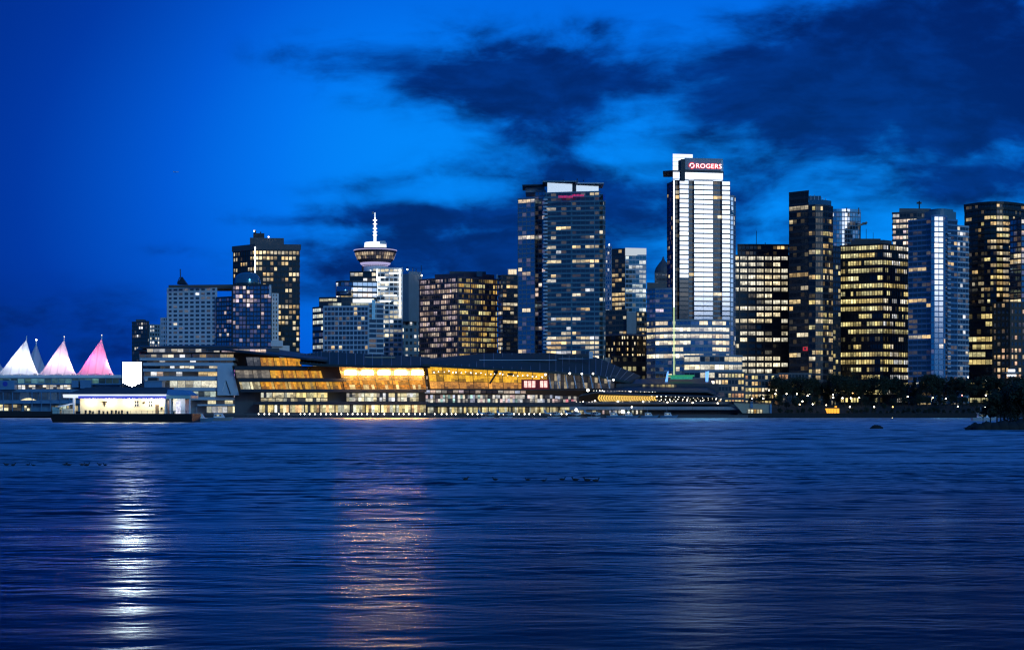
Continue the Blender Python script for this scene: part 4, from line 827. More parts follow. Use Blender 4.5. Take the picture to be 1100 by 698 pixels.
# --- community centre with low dark roof and golden slats
t = thing('community_centre', 'low dark harbour building with a broad flat roof and a band of golden chevron slats', 'building', (X(705, 925), 925, G))
part(t, 'wall', lambda m: (m.prism(fp([(612, 929), (800, 929)], 24), G, Z(431, 929), 'dark_concrete'), m.prism(fp([(662, 938), (772, 938)], 22), G, Z(412, 938), 'dark_frame')))
part(t, 'roof', lambda m: loft(m, [(650, 421.5, 924), (668, 419, 924), (760, 420, 924), (770, 423.5, 924)], [(672, 408.5, 965), (682, 407, 965), (758, 406.5, 965), (764, 409, 965)], .9, 'roof_dark'))
part(t, 'roof', lambda m: loft(m, [(622, 424.5, 920), (640, 421, 920), (700, 424, 920), (778, 426, 920)], [(640, 417.5, 938), (650, 416.8, 938), (700, 419.5, 938), (778, 421.5, 938)], .6, 'roof_dark'))
panel(t, (690, 412.6, 936), (727, 412.6, 936), (727, 417.4, 936), (690, 417.4, 936), 6, 1, hue(YELL + [(1, .5, .2)], .1, .7, .4), 'window_band', sub=2)
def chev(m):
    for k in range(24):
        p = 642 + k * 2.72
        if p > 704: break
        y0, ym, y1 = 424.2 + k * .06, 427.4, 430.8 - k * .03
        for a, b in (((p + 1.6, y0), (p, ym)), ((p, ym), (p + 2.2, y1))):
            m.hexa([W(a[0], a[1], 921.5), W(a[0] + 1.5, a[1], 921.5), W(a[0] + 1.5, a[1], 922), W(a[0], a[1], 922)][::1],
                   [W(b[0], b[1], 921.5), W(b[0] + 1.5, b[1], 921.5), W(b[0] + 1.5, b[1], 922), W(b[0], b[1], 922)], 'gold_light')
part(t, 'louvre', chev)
part(t, 'terrace_wall', lambda m: (m.pbox(630, 790, 431.6, 434, 918, 8, 'dark_concrete'), m.pbox(612, 800, 436.5, 440, 919, 8, 'blue_frame')))
part(t, 'string_light', lambda m: [m.ball(W(p + rng.uniform(-1, 1), y + rng.uniform(-.3, .3), 917.5), rng.uniform(.1, .24), rng.choice(('lamp_white', 'lamp_dim')), 6) for p, y in
     [(637 + 3.2 * k, 419.6 + .06 * k) for k in range(22)] + [(615 + 3.6 * k, 431.6 - .03 * k) for k in range(40) if k % 4] + [(700 + 5 * k, 425.2 + .2 * k) for k in range(16)] + [(706 + 4.5 * k, 429) for k in range(16)]])
panel(t, (600, 440.4, 922), (690, 440.4, 922), (690, 444.6, 922), (600, 444.6, 922), 20, 1, hue(CREAM + MIX, .1, 1.0, .45), 'window_band', sub=2)
t = thing('lit_canopy', 'small canopy glowing green on the dark roof below the vertical light line', 'canopy', W(731, 407, 950))
part(t, 'roof', lambda m: m.pbox(718, 746, 402.6, 404.3, 950, 6, 'green_light'))
part(t, 'wall', lambda m: (m.pbox(721, 744, 404.5, 407, 951, 4, 'teal_glass', (.02, .25, .1))))
for p, lab in ((716, 'slanted blue-lit pylon left of the green canopy'), (759.5, 'upright blue-lit pylon right of the green canopy')):
    t = thing('lit_pylon', lab, 'pylon', W(p, 410, 948))
    part(t, 'body', lambda m: m.hexa([W(p - 1.6, 410, 948), W(p + 1.2, 410, 948), W(p + 1.2, 410, 950), W(p - 1.6, 410, 950)], [W(p - (1.8 if p > 740 else -.6), 399.5, 948), W(p + 2.2, 398.5, 948), W(p + 2.2, 398.5, 950), W(p - (1.8 if p > 740 else -.6), 399.5, 950)], 'blue_light'))
    part(t, 'cap', lambda m: m.pbox(p - 2.4, p + 2.8, 397.6, 398.6, 947.6, 3, 'pale_metal'))

# low lit shops and lobbies under the right-hand towers
for i, (a, b, y0, Y, n, lab) in enumerate(((768, 800, 401, 985, 4, 'low dark shop block with rows of yellow windows under the curved podium'), (800, 836, 403, 990, 4, 'low dark block with warm dotted windows left of the dark trees'),
                                           (836, 872, 402, 1000, 3, 'dim low block with few lit windows at the foot of the black glass tower'))):
    t = thing('low_shop_block', lab, 'building', (X((a + b) / 2, Y), Y, G))
    block(t, fp([(a, Y), (b - .3, Y + 4)], 12), G, Z(y0, Y), n + 2, 'dark_concrete', 'clear_glass', slab=.42, bay=2.2, mw=.5, floor_p=lambda f, k: (.75 if i < 2 else .3) if f > .3 else .4, cols=YELL + WARM + [(1, .5, .2)], s=(.4, 1.2), run=2, mode='single', cap=90)
# boathouse with slanted end and the orange hut
t = thing('harbour_kiosk', 'pale tan quayside kiosk with one slanted end wall', 'kiosk', (X(810, 916), 916, G))
part(t, 'wall', lambda m: m.hexa([W(799, 445, 916), W(829, 445, 916), W(829, 445, 921), W(799, 445, 921)], [W(787, 431.5, 916), W(829, 433.5, 916), W(829, 433.5, 921), W(787, 431.5, 921)], 'tan_wall'))
part(t, 'roof', lambda m: m.hexa([W(785, 431.4, 915), W(830, 433.4, 915), W(830, 433.4, 922), W(785, 431.4, 922)], [W(785, 430.6, 915), W(830, 432.6, 915), W(830, 432.6, 922), W(785, 430.6, 922)], 'roof_dark'))
panel(t, (803, 439.5, 915.8), (819, 439.5, 915.8), (819, 444, 915.8), (803, 444, 915.8), 5, 1, hue(CREAM + AMBER, .3, 1.1, .2), 'window')
part(t, 'column', lambda m: (m.pbox(806, 809, 431, 438, 915.4, .4, 'steel_blue'), m.pbox(827, 829, 434, 445, 915.2, .4, 'steel_blue')))
t = thing('lit_hut', 'small hut glowing orange at the water edge among dark trees', 'hut', (X(894, 916), 916, G))
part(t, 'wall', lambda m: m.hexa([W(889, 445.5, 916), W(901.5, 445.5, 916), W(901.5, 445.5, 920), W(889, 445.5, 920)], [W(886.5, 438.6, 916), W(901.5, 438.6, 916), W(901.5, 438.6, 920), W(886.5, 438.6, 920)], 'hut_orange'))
part(t, 'roof', lambda m: m.pbox(885.5, 902.5, 437.6, 438.5, 915.5, 5, 'bronze'))
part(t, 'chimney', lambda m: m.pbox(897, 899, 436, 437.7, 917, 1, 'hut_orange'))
part(t, 'window', lambda m: [m.pbox(889.5 + 3 * k, 889.8 + 3 * k, 439, 445, 915.85, .1, 'bronze') for k in range(4)])

# --- pavilion with the fabric sails on the left
t = thing('sail_pavilion', 'pier pavilion crowned by glowing white and pink fabric sails', 'convention centre', (X(40, 950), 950, 0))
part(t, 'hull', lambda m: (m.pbox(-90, 129, 405.6, 442, 950, 60, 'steel_blue'), m.pbox(-90, 150, 441.6, 447.2, 944, 70, 'hull_black')))
part(t, 'roof', lambda m: m.pbox(-91, 131, 402.6, 405.8, 948.5, 62, 'white_paint'))
part(t, 'balcony', slabs([(-90, 130, 412, 413.1), (-90, 122, 418.2, 421), (-90, 86, 429.8, 433.4)], 946, 'steel_blue', 8))
part(t, 'column', lambda m: [m.pbox(p, p + .7, 420.6, 441.8, 945.2, .6, 'steel_blue') for p in (-22, -8, 3, 13, 34, 44, 54, 64, 74)])
panel(t, (-90, 406.4, 949.4), (128, 406.4, 949.4), (128, 411.8, 949.4), (-90, 411.8, 949.4), 30, 1, hue([(.3, .7, .6), (.2, .5, .6)], .05, .5, .3), 'window_band', 'steel_blue')
panel(t, (-90, 413.4, 949.4), (76, 413.4, 949.4), (76, 418, 949.4), (-90, 418, 949.4), 22, 2, hue(WHITE, .2, 1.6, .45), 'window_band', 'steel_blue', sub=2)
panel(t, (-90, 421.4, 949.4), (92, 421.4, 949.4), (92, 429.6, 949.4), (-90, 429.6, 949.4), 18, 1, hue([(.2, .4, .7)], .02, .12), 'window_band', 'steel_blue', glas='dark_glass')
panel(t, (-90, 434.4, 949.4), (23, 434.4, 949.4), (23, 441, 949.4), (-90, 441, 949.4), 12, 2, hue(CREAM, .3, 1.3, .3), 'window_band', 'dark_frame', sub=2)
panel(t, (26, 435.5, 949.4), (32, 435.5, 949.4), (32, 441, 949.4), (26, 441, 949.4), 2, 2, hue(CREAM, .3, 1.4, .3), 'window', 'dark_frame')
panel(t, (55, 435.5, 949.4), (84, 435.5, 949.4), (84, 441.4, 949.4), (55, 441.4, 949.4), 7, 1, hue(CREAM + [(.8, 1, .9)], .1, .9, .3), 'window', 'dark_frame')
def archw(m):
    n = 12
    for k in range(n):
        f = lambda q: (18 + 25 * q, 432 - 4.6 * math.sin(math.pi * q), 945)
        a, b = f(k / n), f((k + 1) / n)
        s_ = .35 + .8 * math.sin(math.pi * (k + .5) / n)
        m.face([W(a[0], 432, 948.9), W(b[0], 432, 948.9), W(b[0], b[1], 948.9), W(a[0], a[1], 948.9)], 'clear_glass', (1.0 * s_, .86 * s_, .5 * s_))
part(t, 'arched_window', archw)
part(t, 'service_box', lambda m: (m.pbox(-1, 15.5, 408.3, 418.4, 943, 5, 'steel_blue'), m.lathe(X(5.5, 945), 945, [(.1, 0), (.1, .01)], 'steel_blue', 4), m.pbox(3, 8.5, 407, 408.4, 944, 3, 'dark_frame')))
def disc(m):
    c = W(5.5, 412.2, 942.8); r = 1.45; n = 18
    ring_ = lambda y: [(c[0] + r * math.cos(2 * math.pi * k / n), y, c[2] + r * math.sin(2 * math.pi * k / n)) for k in range(n)]
    m.solid(ring_(942.8) + ring_(943.05), [tuple(range(n))[::1], tuple(range(2 * n - 1, n - 1, -1))] + [(k, n + k, n + (k + 1) % n, (k + 1) % n) for k in range(n)], 'blue_paint')
part(t, 'emblem', disc)
part(t, 'service_box', lambda m: (m.pbox(77, 84, 408.5, 416, 944, 4, 'steel_blue'), m.pbox(86, 97.5, 408, 417, 944, 4, 'steel_blue'), m.pbox(83, 88, 410, 413, 945, 4, 'dark_frame')))
def fabric(name, tint):
    m, tr, b = new_mat(name)
    out = tr.nodes['Material Output']; tr.nodes.remove(b)
    d = tr.nodes.new('ShaderNodeBsdfDiffuse'); tl = tr.nodes.new('ShaderNodeBsdfTranslucent'); mx = tr.nodes.new('ShaderNodeMixShader')
    d.inputs[0].default_value = (*tint, 1); tl.inputs[0].default_value = (*tint, 1); mx.inputs[0].default_value = .6
    tr.links.new(d.outputs[0], mx.inputs[1]); tr.links.new(tl.outputs[0], mx.inputs[2]); tr.links.new(mx.outputs[0], out.inputs[0])
fabric('sail_cloth', (.82, .84, .86)); fabric('sail_seam', (.68, .69, .72)) 
def sail(root, pk, py, l, r, Y, base, depth, back=False):
    """tent of stretched fabric: straight on the left, hollow on the right, hung from a mast"""
    Ym = Y + depth / 2; a, c, b = X(l, Ym), X(pk, Ym), X(r, Ym); zb_, zp = Z(base, Y), Z(py, Ym); nu, nv = 26, 12
    m = MB(); vs = []
    for j in range(nv + 1):
        v = j / nv * 2 - 1
        for i in range(nu + 1):
            u = i / nu
            if u < .62: q = u / .62; x = a + (c - a) * q; h = q ** .92
            else: q = (1 - u) / .38; x = b + (c - b) * q; h = q ** 1.45
            ridge = h * (1 - abs(v) ** 1.2 * .93) * (1 - .16 * math.sin(math.pi * q) * abs(v) ** .5)
            vs.append((x, Y + depth / 2 + v * depth / 2, zb_ + (zp - zb_) * max(0, ridge)))
    fs = [(j * (nu + 1) + i, j * (nu + 1) + i + 1, (j + 1) * (nu + 1) + i + 1, (j + 1) * (nu + 1) + i) for j in range(nv) for i in range(nu)]
    m.solid(vs, [f for k, f in enumerate(fs) if k % nu % 5 != 4], 'sail_cloth'); m.solid(vs, [f for k, f in enumerate(fs) if k % nu % 5 == 4], 'sail_seam'); o = m.build('sail', root, True)
    k = MB(); k.tube((c, Y + depth / 2, zb_ - 2), (c, Y + depth / 2, zp + 1.6), .32, 'white_paint'); k.ball((c, Y + depth / 2, zp + 1.9), .3, 'lamp_dim' if pk > 60 else 'white_paint', 6)
    for px_ in (l + 1, r - 1): k.tube((X(px_, Ym), Y + 1, zb_ - 1), (X(px_, Ym), Y + 1, zb_ + 1.4), .25, 'dark_frame')
    k.build('mast', o)
    return o
for s_ in ((28.5, 364.5, -2, 42.5), (69, 365, 42.5, 83), (109.3, 363.5, 83, 123)): sail(t, *s_, 952, 403.8, 20)
for s_ in ((-12, 368, -42, 12), (39, 368.5, 24, 55), (-52, 366, -84, -42)): sail(t, *s_, 995 if s_[0] > -50 else 952, 403.8, 16)
part(t, 'beacon', lambda m: (m.ball(W(39, 365, 1003), .5, 'lamp_white'), [m.ball(W(p, 402.3, 947.5), .16, 'lamp_dim', 6) for p in range(4, 128, 9)]))
def lamp(name, loc, e, col, r=1.2):
    l = bpy.data.lights.new(name, 'POINT'); l.energy = e; l.color = col; l.shadow_soft_size = r
    o = bpy.data.objects.new(name, l); COL.objects.link(o); o.location = loc
for p, dx, e, col in ((28, -6, 24000, (.92, .95, 1)), (28, 5, 16000, (1, .92, .95)), (69, -7, 20000, (1, .5, .62)), (69, 4.5, 19000, (1, .72, .78)), (109, -7, 26000, (1, .05, .27)), (109, 4, 18000, (1, .42, .52)), (-12, -4, 7000, (.9, .95, 1))):
    lamp('sail_floodlight', (X(p, 962) + dx * .55, 962, Z(402, 952) + (7 if dx < 0 else 5)), e * .15, col)

# --- bright screen on the pier
t = thing('light_screen', 'blank glowing white screen with a pointed lower edge on the pier', 'screen', (X(141.5, 905), 905, 0))
def scr(m):
    pts = [(132, 389), (151.5, 389), (151.5, 410.8), (141.8, 415), (132, 410.8)]
    f = [W(a, b, 905) for a, b in pts][::-1]; k = [(x, y + .5, z) for x, y, z in f]; n = 5
    m.face(f, 'screen_white'); m.solid(f + k, [tuple(range(2 * n - 1, n - 1, -1))] + [(i, n + i, n + (i + 1) % n, (i + 1) % n) for i in range(n)], 'dark_frame')
part(t, 'panel', scr)
part(t, 'frame', lambda m: (m.pbox(130.6, 131.8, 389, 416, 904.6, 1.5, 'dark_frame'), m.pbox(151.7, 152.9, 389, 416, 904.6, 1.5, 'dark_frame'), m.pbox(130.6, 152.9, 387.9, 388.9, 904.6, 1.5, 'dark_frame')))
part(t, 'support', lambda m: (m.box(X(131, 906), X(152.5, 906), 907, 910, -1, Z(414, 907), 'dark_frame')))
t = thing('pier_shed', 'blue shed on the pier just right of the glowing screen', 'shed', (X(164, 906), 906, 0))
part(t, 'wall', lambda m: (m.box(X(155, 906), X(174, 906), 906, 914, -1, Z(409.5, 906), 'steel_blue')))
part(t, 'roof', lambda m: (m.pbox(154, 175, 408.6, 409.4, 905.4, 9, 'blue_frame'), m.pbox(159, 169, 405.5, 408.6, 907, 4, 'dark_frame')))

# --- floating fuel barge
YB = 556.0
t = thing('fuel_barge', 'moored black barge carrying a floodlit cream station building under a dark roof', 'barge', (X(128, YB), YB, 0))
def hull(m):
    a, b, z1 = X(53, YB), X(206, YB), Z(444.2, YB)
    m.hexa([(a + 1.2, YB + .8, -.8), (b, YB + .8, -.8), (b, YB + 15, -.8), (a + 1.2, YB + 15, -.8)], [(a, YB, z1), (b, YB, z1), (b, YB + 16, z1), (a, YB + 16, z1)], 'hull_black')
    m.box(a - .05, b + .05, YB - .12, YB + .02, z1 - .35, z1 - .1, 'black_metal')
part(t, 'hull', hull)
dk = Z(444.2, YB)
wl = [(89, YB + 3), (178, YB + 3)]
part(t, 'wall', lambda m: (m.prism(fp([(86, YB + 3), (178, YB + 3)], 9), dk, Z(427.5, YB + 3), 'cream_wall'), m.pbox(186, 199, 428, 444.2, YB + 4, 7, 'white_paint')))
part(t, 'fascia', lambda m: (m.pbox(67.5, 178.3, 423.4, 425.1, YB + .6, 13, 'white_fascia_glow'), m.pbox(84, 178.2, 425.15, 427.9, YB + .8, 12.6, 'blue_fascia_glow'), m.pbox(67.8, 83.9, 425.15, 426.9, YB + .8, 12.6, 'white_fascia_glow'), m.pbox(178.5, 205, 424.6, 428, YB + .7, 13, 'mint')))  # white and blue boards emit by themselves in place of lamp light on them
part(t, 'roof', lambda m: (m.hexa([W(70, 423.3, YB + .9), W(178, 423.3, YB + .9), (X(178, YB), YB + 14, Z(423.3, YB + .9)), (X(70, YB), YB + 14, Z(423.3, YB + .9))], [W(92, 416.2, YB + 5), W(179, 415.8, YB + 5), (X(179, YB), YB + 12, Z(416, YB + 5)), (X(92, YB), YB + 12, Z(416, YB + 5))], 'roof_dark'),
     m.hexa([W(178.2, 424.4, YB + .9), W(205, 424.4, YB + .9), (X(205, YB), YB + 14, Z(424.4, YB + .9)), (X(178.2, YB), YB + 14, Z(424.4, YB + .9))], [W(179.2, 418, YB + 5), W(198, 419, YB + 5), (X(198, YB), YB + 12, Z(419, YB + 5)), (X(179.2, YB), YB + 12, Z(418, YB + 5))], 'steel_blue')))
part(t, 'post', lambda m: [m.pbox(a, b, 427.2, 444.2, YB + 1.0, .5, 'white_paint') for a, b in ((78.2, 80.4), (176.6, 178), (182, 183.4), (203, 204.6))])
part(t, 'canopy', lambda m: m.hexa([W(62, 437.5, YB + 1), W(78, 434.2, YB + 1), W(78, 434.2, YB + 5), W(62, 437.5, YB + 5)], [W(62, 436, YB + 1), W(78, 432.8, YB + 1), W(78, 432.8, YB + 5), W(62, 436, YB + 5)], 'white_paint'))
part(t, 'counter', lambda m: (m.pbox(56, 64, 437, 444.2, YB + 2, 4, 'mint'), m.pbox(66, 78, 439, 444.2, YB + 2, 3, 'cream_wall')))
for a, b in ((144.5, 149), (159.5, 163.5)):
    w = part(t, 'window', lambda m: m.pbox(a, b, 430.5, 436.3, YB + 2.9, .2, 'dark_glass', (.02, .016, .01)))
    f = MB(); [f.pbox(p, p + .35, 430.2, 436.6, YB + 2.8, .25, 'white_paint') for p in (a - .35, (a + b) / 2 - .17, b)]; f.pbox(a, b, 433.2, 433.6, YB + 2.82, .2, 'white_paint'); f.build('frame', w)
part(t, 'door', lambda m: (m.pbox(167, 170.5, 434.5, 444.2, YB + 2.9, .2, 'brown_stone'), m.pbox(180, 182, 430, 444, YB + 3.6, .2, 'purple_stone'), m.pbox(189, 194, 431, 444, YB + 3.9, .2, 'clear_glass', (.8, .8, 1))))
part(t, 'wall_lamp', lambda m: (m.pbox(109.5, 115, 430.8, 431.8, YB + 2.6, .5, 'bronze'), m.pbox(111, 113.5, 431.8, 434.2, YB + 2.7, .4, 'bronze'), m.pbox(111.8, 112.7, 434.2, 436.2, YB + 2.8, .25, 'bronze'), m.pbox(153.5, 155.5, 431.4, 433.2, YB + 2.7, .3, 'bronze'), m.pbox(172.5, 174.5, 437, 440, YB + 2.7, .3, 'bronze')))
part(t, 'railing', lambda m: ([m.pbox(p, p + .3, 440.8, 444.2, YB + .5, .1, 'black_metal') for p in range(56, 204, 6)], m.pbox(150, 204, 440.8, 441.1, YB + .52, .06, 'black_metal'), m.pbox(56, 78, 440.8, 441.1, YB + .52, .06, 'black_metal')))
pump = MB()
pump.box(-.28, .28, -.2, .2, 0, 1.0, 'dark_frame'); pump.box(-.36, .36, -.24, .24, 1.0, 1.2, 'black_metal'); pump.tube((.3, 0, .95), (.45, -.1, .3), .05, 'black_metal')
pm = pump.build('fuel_pump'); tag(pm, 'dark fuel pump on the deck of the floodlit barge', 'pump', 'fuel pumps on the barge')
for i, p in enumerate((92, 96.5, 106.5, 120, 124.5, 131)):
    o = pm if i == 0 else pm.copy()
    if i: COL.objects.link(o)
    o.location = (X(p, YB + 1.3), YB + 1.3, dk)
lm = MB(); lm.lathe(0, 0, [(.3, 0), (.32, .3), (.3, .9)], 'dark_frame', 10); br_ = lm.build('barrel'); tag(br_, 'black barrel on the lit barge deck', 'barrel', 'barrels on the barge')
for i, p in enumerate((100, 111, 115.5, 127.5, 137, 186.5)):
    o = br_ if i == 0 else br_.copy()
    if i: COL.objects.link(o)
    o.location = (X(p, YB + 1.4), YB + 1.4 + .3 * (i % 2), dk)
for p in (96, 117, 138, 159, 174): lamp('eave_lamp', (X(p, YB + 1.2), YB + 1.0, Z(429.5, YB)), 1300, (1, .84, .5), .15)
lamp('eave_lamp', (X(192, YB), YB + 1.0, Z(430, YB)), 200, (.75, .8, 1), .15); lamp('eave_lamp', (X(72, YB), YB - .5, Z(431, YB)), 90, (.85, .9, 1), .15)
for p in (75, 100, 125, 150, 170): lamp('fascia_lamp', (X(p, YB), YB - 1.6, Z(422.5, YB)), 160, (.7, .8, 1), .1)

# ------------------------------------------------------------------ boats, floatplanes
def motor_boat(label, loc, mat='steel_blue'):
    t = thing('motor_boat', label, 'boat', loc, 'boats and floatplanes at the docks')
    x, y, z = loc
    def hl(m):
        lo = [(-4.2, -1.0), (2.2, -1.0), (4.2, 0), (2.2, 1.0), (-4.2, 1.0)]; up = [(-4.4, -1.5), (2.6, -1.5), (5.6, 0), (2.6, 1.5), (-4.4, 1.5)]
        m.hexa([(x + a, y + b, z - .3) for a, b in lo], [(x + a, y + b, z + 1.1 + (.4 if a > 4 else 0)) for a, b in up], mat)
    part(t, 'hull', hl)
    part(t, 'cabin', lambda m: (m.hexa([(x - 2.2, y - 1.1, z + 1.1), (x + 2.0, y - 1.1, z + 1.1), (x + 2.0, y + 1.1, z + 1.1), (x - 2.2, y + 1.1, z + 1.1)], [(x - 2.0, y - .9, z + 2.7), (x + 1.0, y - .9, z + 2.7), (x + 1.0, y + .9, z + 2.7), (x - 2.0, y + .9, z + 2.7)], 'white_paint'), m.box(x - 2.4, x + 1.3, y - 1.05, y + 1.05, z + 2.7, z + 2.85, 'white_paint')))
    part(t, 'window', lambda m: [m.box(x - 1.8 + k * .95, x - 1.05 + k * .95, y - 1.1, y - .97, z + 1.7, z + 2.3, 'clear_glass', (.5, .5, .35) if k == 1 else (.05, .05, .05)) for k in range(3)])
    part(t, 'mast', lambda m: m.tube((x - .8, y, z + 2.8), (x - .9, y, z + 5.2), .07, 'pale_metal'))
    return t
def float_plane(label, loc):
    t = thing('float_plane', label, 'floatplane', loc, 'boats and floatplanes at the docks'); x, y, z = loc
    part(t, 'fuselage', lambda m: m.hexa([(x - 4.6, y - .2, z + 2.4), (x + 2.2, y - .6, z + 1.4), (x + 4.2, y - .35, z + 1.7), (x + 4.2, y + .35, z + 1.7), (x + 2.2, y + .6, z + 1.4), (x - 4.6, y + .2, z + 2.4)], [(x - 4.6, y - .15, z + 2.8), (x + 2.2, y - .6, z + 3.0), (x + 4.2, y - .35, z + 2.5), (x + 4.2, y + .35, z + 2.5), (x + 2.2, y + .6, z + 3.0), (x - 4.6, y + .15, z + 2.8)], 'white_paint'))
    part(t, 'wing', lambda m: m.box(x + .4, x + 2.2, y - 7, y + 7, z + 3.0, z + 3.2, 'white_paint'))
    part(t, 'tail', lambda m: (m.hexa([(x - 4.8, y - .06, z + 2.8), (x - 3.4, y - .06, z + 2.8), (x - 3.4, y + .06, z + 2.8), (x - 4.8, y + .06, z + 2.8)], [(x - 5, y - .04, z + 4.4), (x - 4.3, y - .04, z + 4.4), (x - 4.3, y + .04, z + 4.4), (x - 5, y + .04, z + 4.4)], 'steel_blue'), m.box(x - 5, x - 4, y - 2, y + 2, z + 2.85, z + 2.95, 'white_paint')))
    for s in (-1, 1): part(t, 'float', lambda m: m.hexa([(x - 2.6, y + s * 1.3 - .25, z - .2), (x + 3.0, y + s * 1.3 - .25, z - .2), (x + 3.0, y + s * 1.3 + .25, z - .2), (x - 2.6, y + s * 1.3 + .25, z - .2)], [(x - 3.2, y + s * 1.3 - .35, z + .6), (x + 4.4, y + s * 1.3 - .2, z + .6), (x + 4.4, y + s * 1.3 + .2, z + .6), (x - 3.2, y + s * 1.3 + .35, z + .6)], 'pale_metal'))
    part(t, 'strut', lambda m: [m.tube((x + a, y + s * 1.3, z + .6), (x + a * .8, y + s * .5, z + 1.6), .07, 'pale_metal') for a in (-.8, 1.8) for s in (-1, 1)])
    part(t, 'window', lambda m: [m.box(x - 1.2 + k * 1.1, x - .4 + k * 1.1, y - .6, y - .46, z + 2.1, z + 2.75, 'dark_glass') for k in range(4)])
    return t
for p, Y, k, lab in ((523, 902, 'p', 'small floatplane moored before the amber hall, the left one of the pair there'), (543, 902, 'p', 'small floatplane moored before the amber hall, the right one of the pair there'),
                     (594, 904, 'p', 'floatplane at the dock nearest to the amber hall end'), (616, 902, 'p', 'floatplane moored under the left end of the golden slats'), (637, 902, 'p', 'floatplane moored below the middle of the golden slats'),
                     (660, 900, 'b', 'pale motor boat beside the bright dock lamps'), (676, 902, 'b', 'small motor boat just right of the bright dock lamps'), (697, 896, 'b', 'blue-white motor boat below the right end of the golden slats'), (718, 900, 'b', 'motor boat moored alone under the green canopy')):
    (float_plane if k == 'p' else motor_boat)(lab, (X(p, Y), Y, .15))
motor_boat('grey-blue boat with a raised cabin moored just off the right end of the barge', (X(214, 575), 575, .2))
motor_boat('low grey work boat lying in front of the terraced hall right of the barge', (X(236, 640), 640, .2), 'grey_slab')
motor_boat('small pale boat lying off the dark rocky point', (X(1056, 640), 640, .2), 'pale_metal')
for p, y, s_, lab in ((619, 440, 1.5, 'bright white floodlight on the floatplane dock, left of the pair of close lamps'), (669, 442, 1.9, 'big white dock floodlight, left one of the close pair'), (675, 444, 1.7, 'big white dock floodlight, right one of the close pair'), (678.6, 437, .8, 'small bluish lamp above the dock floodlights'), (631.5, 419, 1.5, 'bluish white lamp at the left tip of the dark slatted roof')):
    t = thing('dock_lamp', lab, 'lamp', (X(p, 908), 908, .2))
    part(t, 'post', lambda m: m.tube((X(p, 908), 908, 0.2), (X(p, 908), 908, Z(y, 908)), .1, 'black_metal'))
    part(t, 'bulb', lambda m: m.ball((X(p, 908), 908, Z(y, 908)), .5 * s_, 'lamp_white'))

# ------------------------------------------------------------------ street lamps
def lamp_proto(name, mat, label, group, h):
    t = thing(name, label, 'street lamp', (0, 0, 0), group)
    m = MB(); m.tube((0, 0, 0), (0, 0, h), .1, 'black_metal', 6, .06); m.build('post', t)
    m = MB(); m.lathe(0, 0, [(.1, h - .1), (.3, h), (.3, h + .3), (.1, h + .5)], 'lamp_park' if mat == 'lamp_white' else mat, 8); m.build('lantern', t)
    return t
def lawn_z(x, Y):
    z = G
    for (ya, za), (yb, zb) in zip(prof, prof[1:]):
        if ya <= Y <= yb: z = za + (zb - za) * (Y - ya) / (yb - ya)
    if Y > 1000: z = 8.2
    return G + (z - G) * min(1, max(0, (x - xs[0]) / 25)) * .9
used = {}
def street_lamp(px, py, Y, mat, label, group):
    h = max(2.0, Z(py, Y) - lawn_z(X(px, Y), Y)); hk = round(h * 2) / 2
    key = (mat, hk, label)
    loc = (X(px, Y), Y, Z(py, Y) - hk - .15)
    if key not in used: used[key] = lamp_proto('street_lamp', mat, label, group, hk); used[key].location = loc
    else: dup(used[key], loc)
GL = 'white lamps of the waterfront park'
for px, py, Y in ((833, 423, 960), (845, 423, 962), (856, 423, 965), (867.5, 425, 955), (869.5, 423, 970), (876, 429, 940), (895, 424, 960), (895, 427, 945), (905, 427.5, 950), (914, 427.5, 950), (923, 427, 955), (924, 419.5, 985), (931, 419.5, 985), (923.5, 410.5, 1000), (928.5, 410.5, 1000), (932.5, 410, 1000), (862, 431, 930), (873, 434, 925), (1016, 428, 950), (975, 426, 950), (1059, 424.5, 960), (1058, 437, 925), (1068, 437, 925), (1040, 405, 1010), (1059, 408.5, 1000), (1063, 408.5, 1000), (826, 419, 975), (834, 419, 975), (820, 428, 935), (808, 428, 935)):
    street_lamp(px, py, Y, 'lamp_white', 'white lamp among the dark trees of the waterfront park', GL)
for px, py, Y in ((639, 430.5, 915.6), (664, 431, 915.6), (691, 431.5, 915.6), (717, 432, 915.6), (744, 432.5, 915.6), (771, 433, 915.6), (913, 437, 917), (939, 437, 917)):
    street_lamp(px, py, Y, 'lamp_white', 'short white-topped lamp post on the promenade wall', 'lamp posts along the promenade wall')
for px, py, Y, mat, lab in ((859, 434.5, 925, 'lamp_warm', 'warm lamp between the tan kiosk and the orange hut'), (916, 422, 965, 'lamp_orange', 'orange lamp in the park right of the orange hut'), (887.5, 435, 918, 'lamp_warm', 'warm lamp at the left roof edge of the orange hut'),
                            (1002, 427, 955, 'lamp_warm', 'warm white lamp in the dark trees left of the pinkish lamp'), (1033.5, 424.5, 960, 'lamp_red', 'pinkish red lamp in the dark trees before the bow-fronted tower'), (1029, 436.5, 922, 'lamp_warm', 'low warm lamp right below the pinkish lamp'), (959, 437, 920, 'lamp_orange', 'orange lamp at the shore above the dark floating rock'), (958.5, 449.2, 900, 'lamp_warm', 'tiny warm lamp at the waterline below the orange shore lamp')):
    street_lamp(px, py, Y, mat, lab, None)

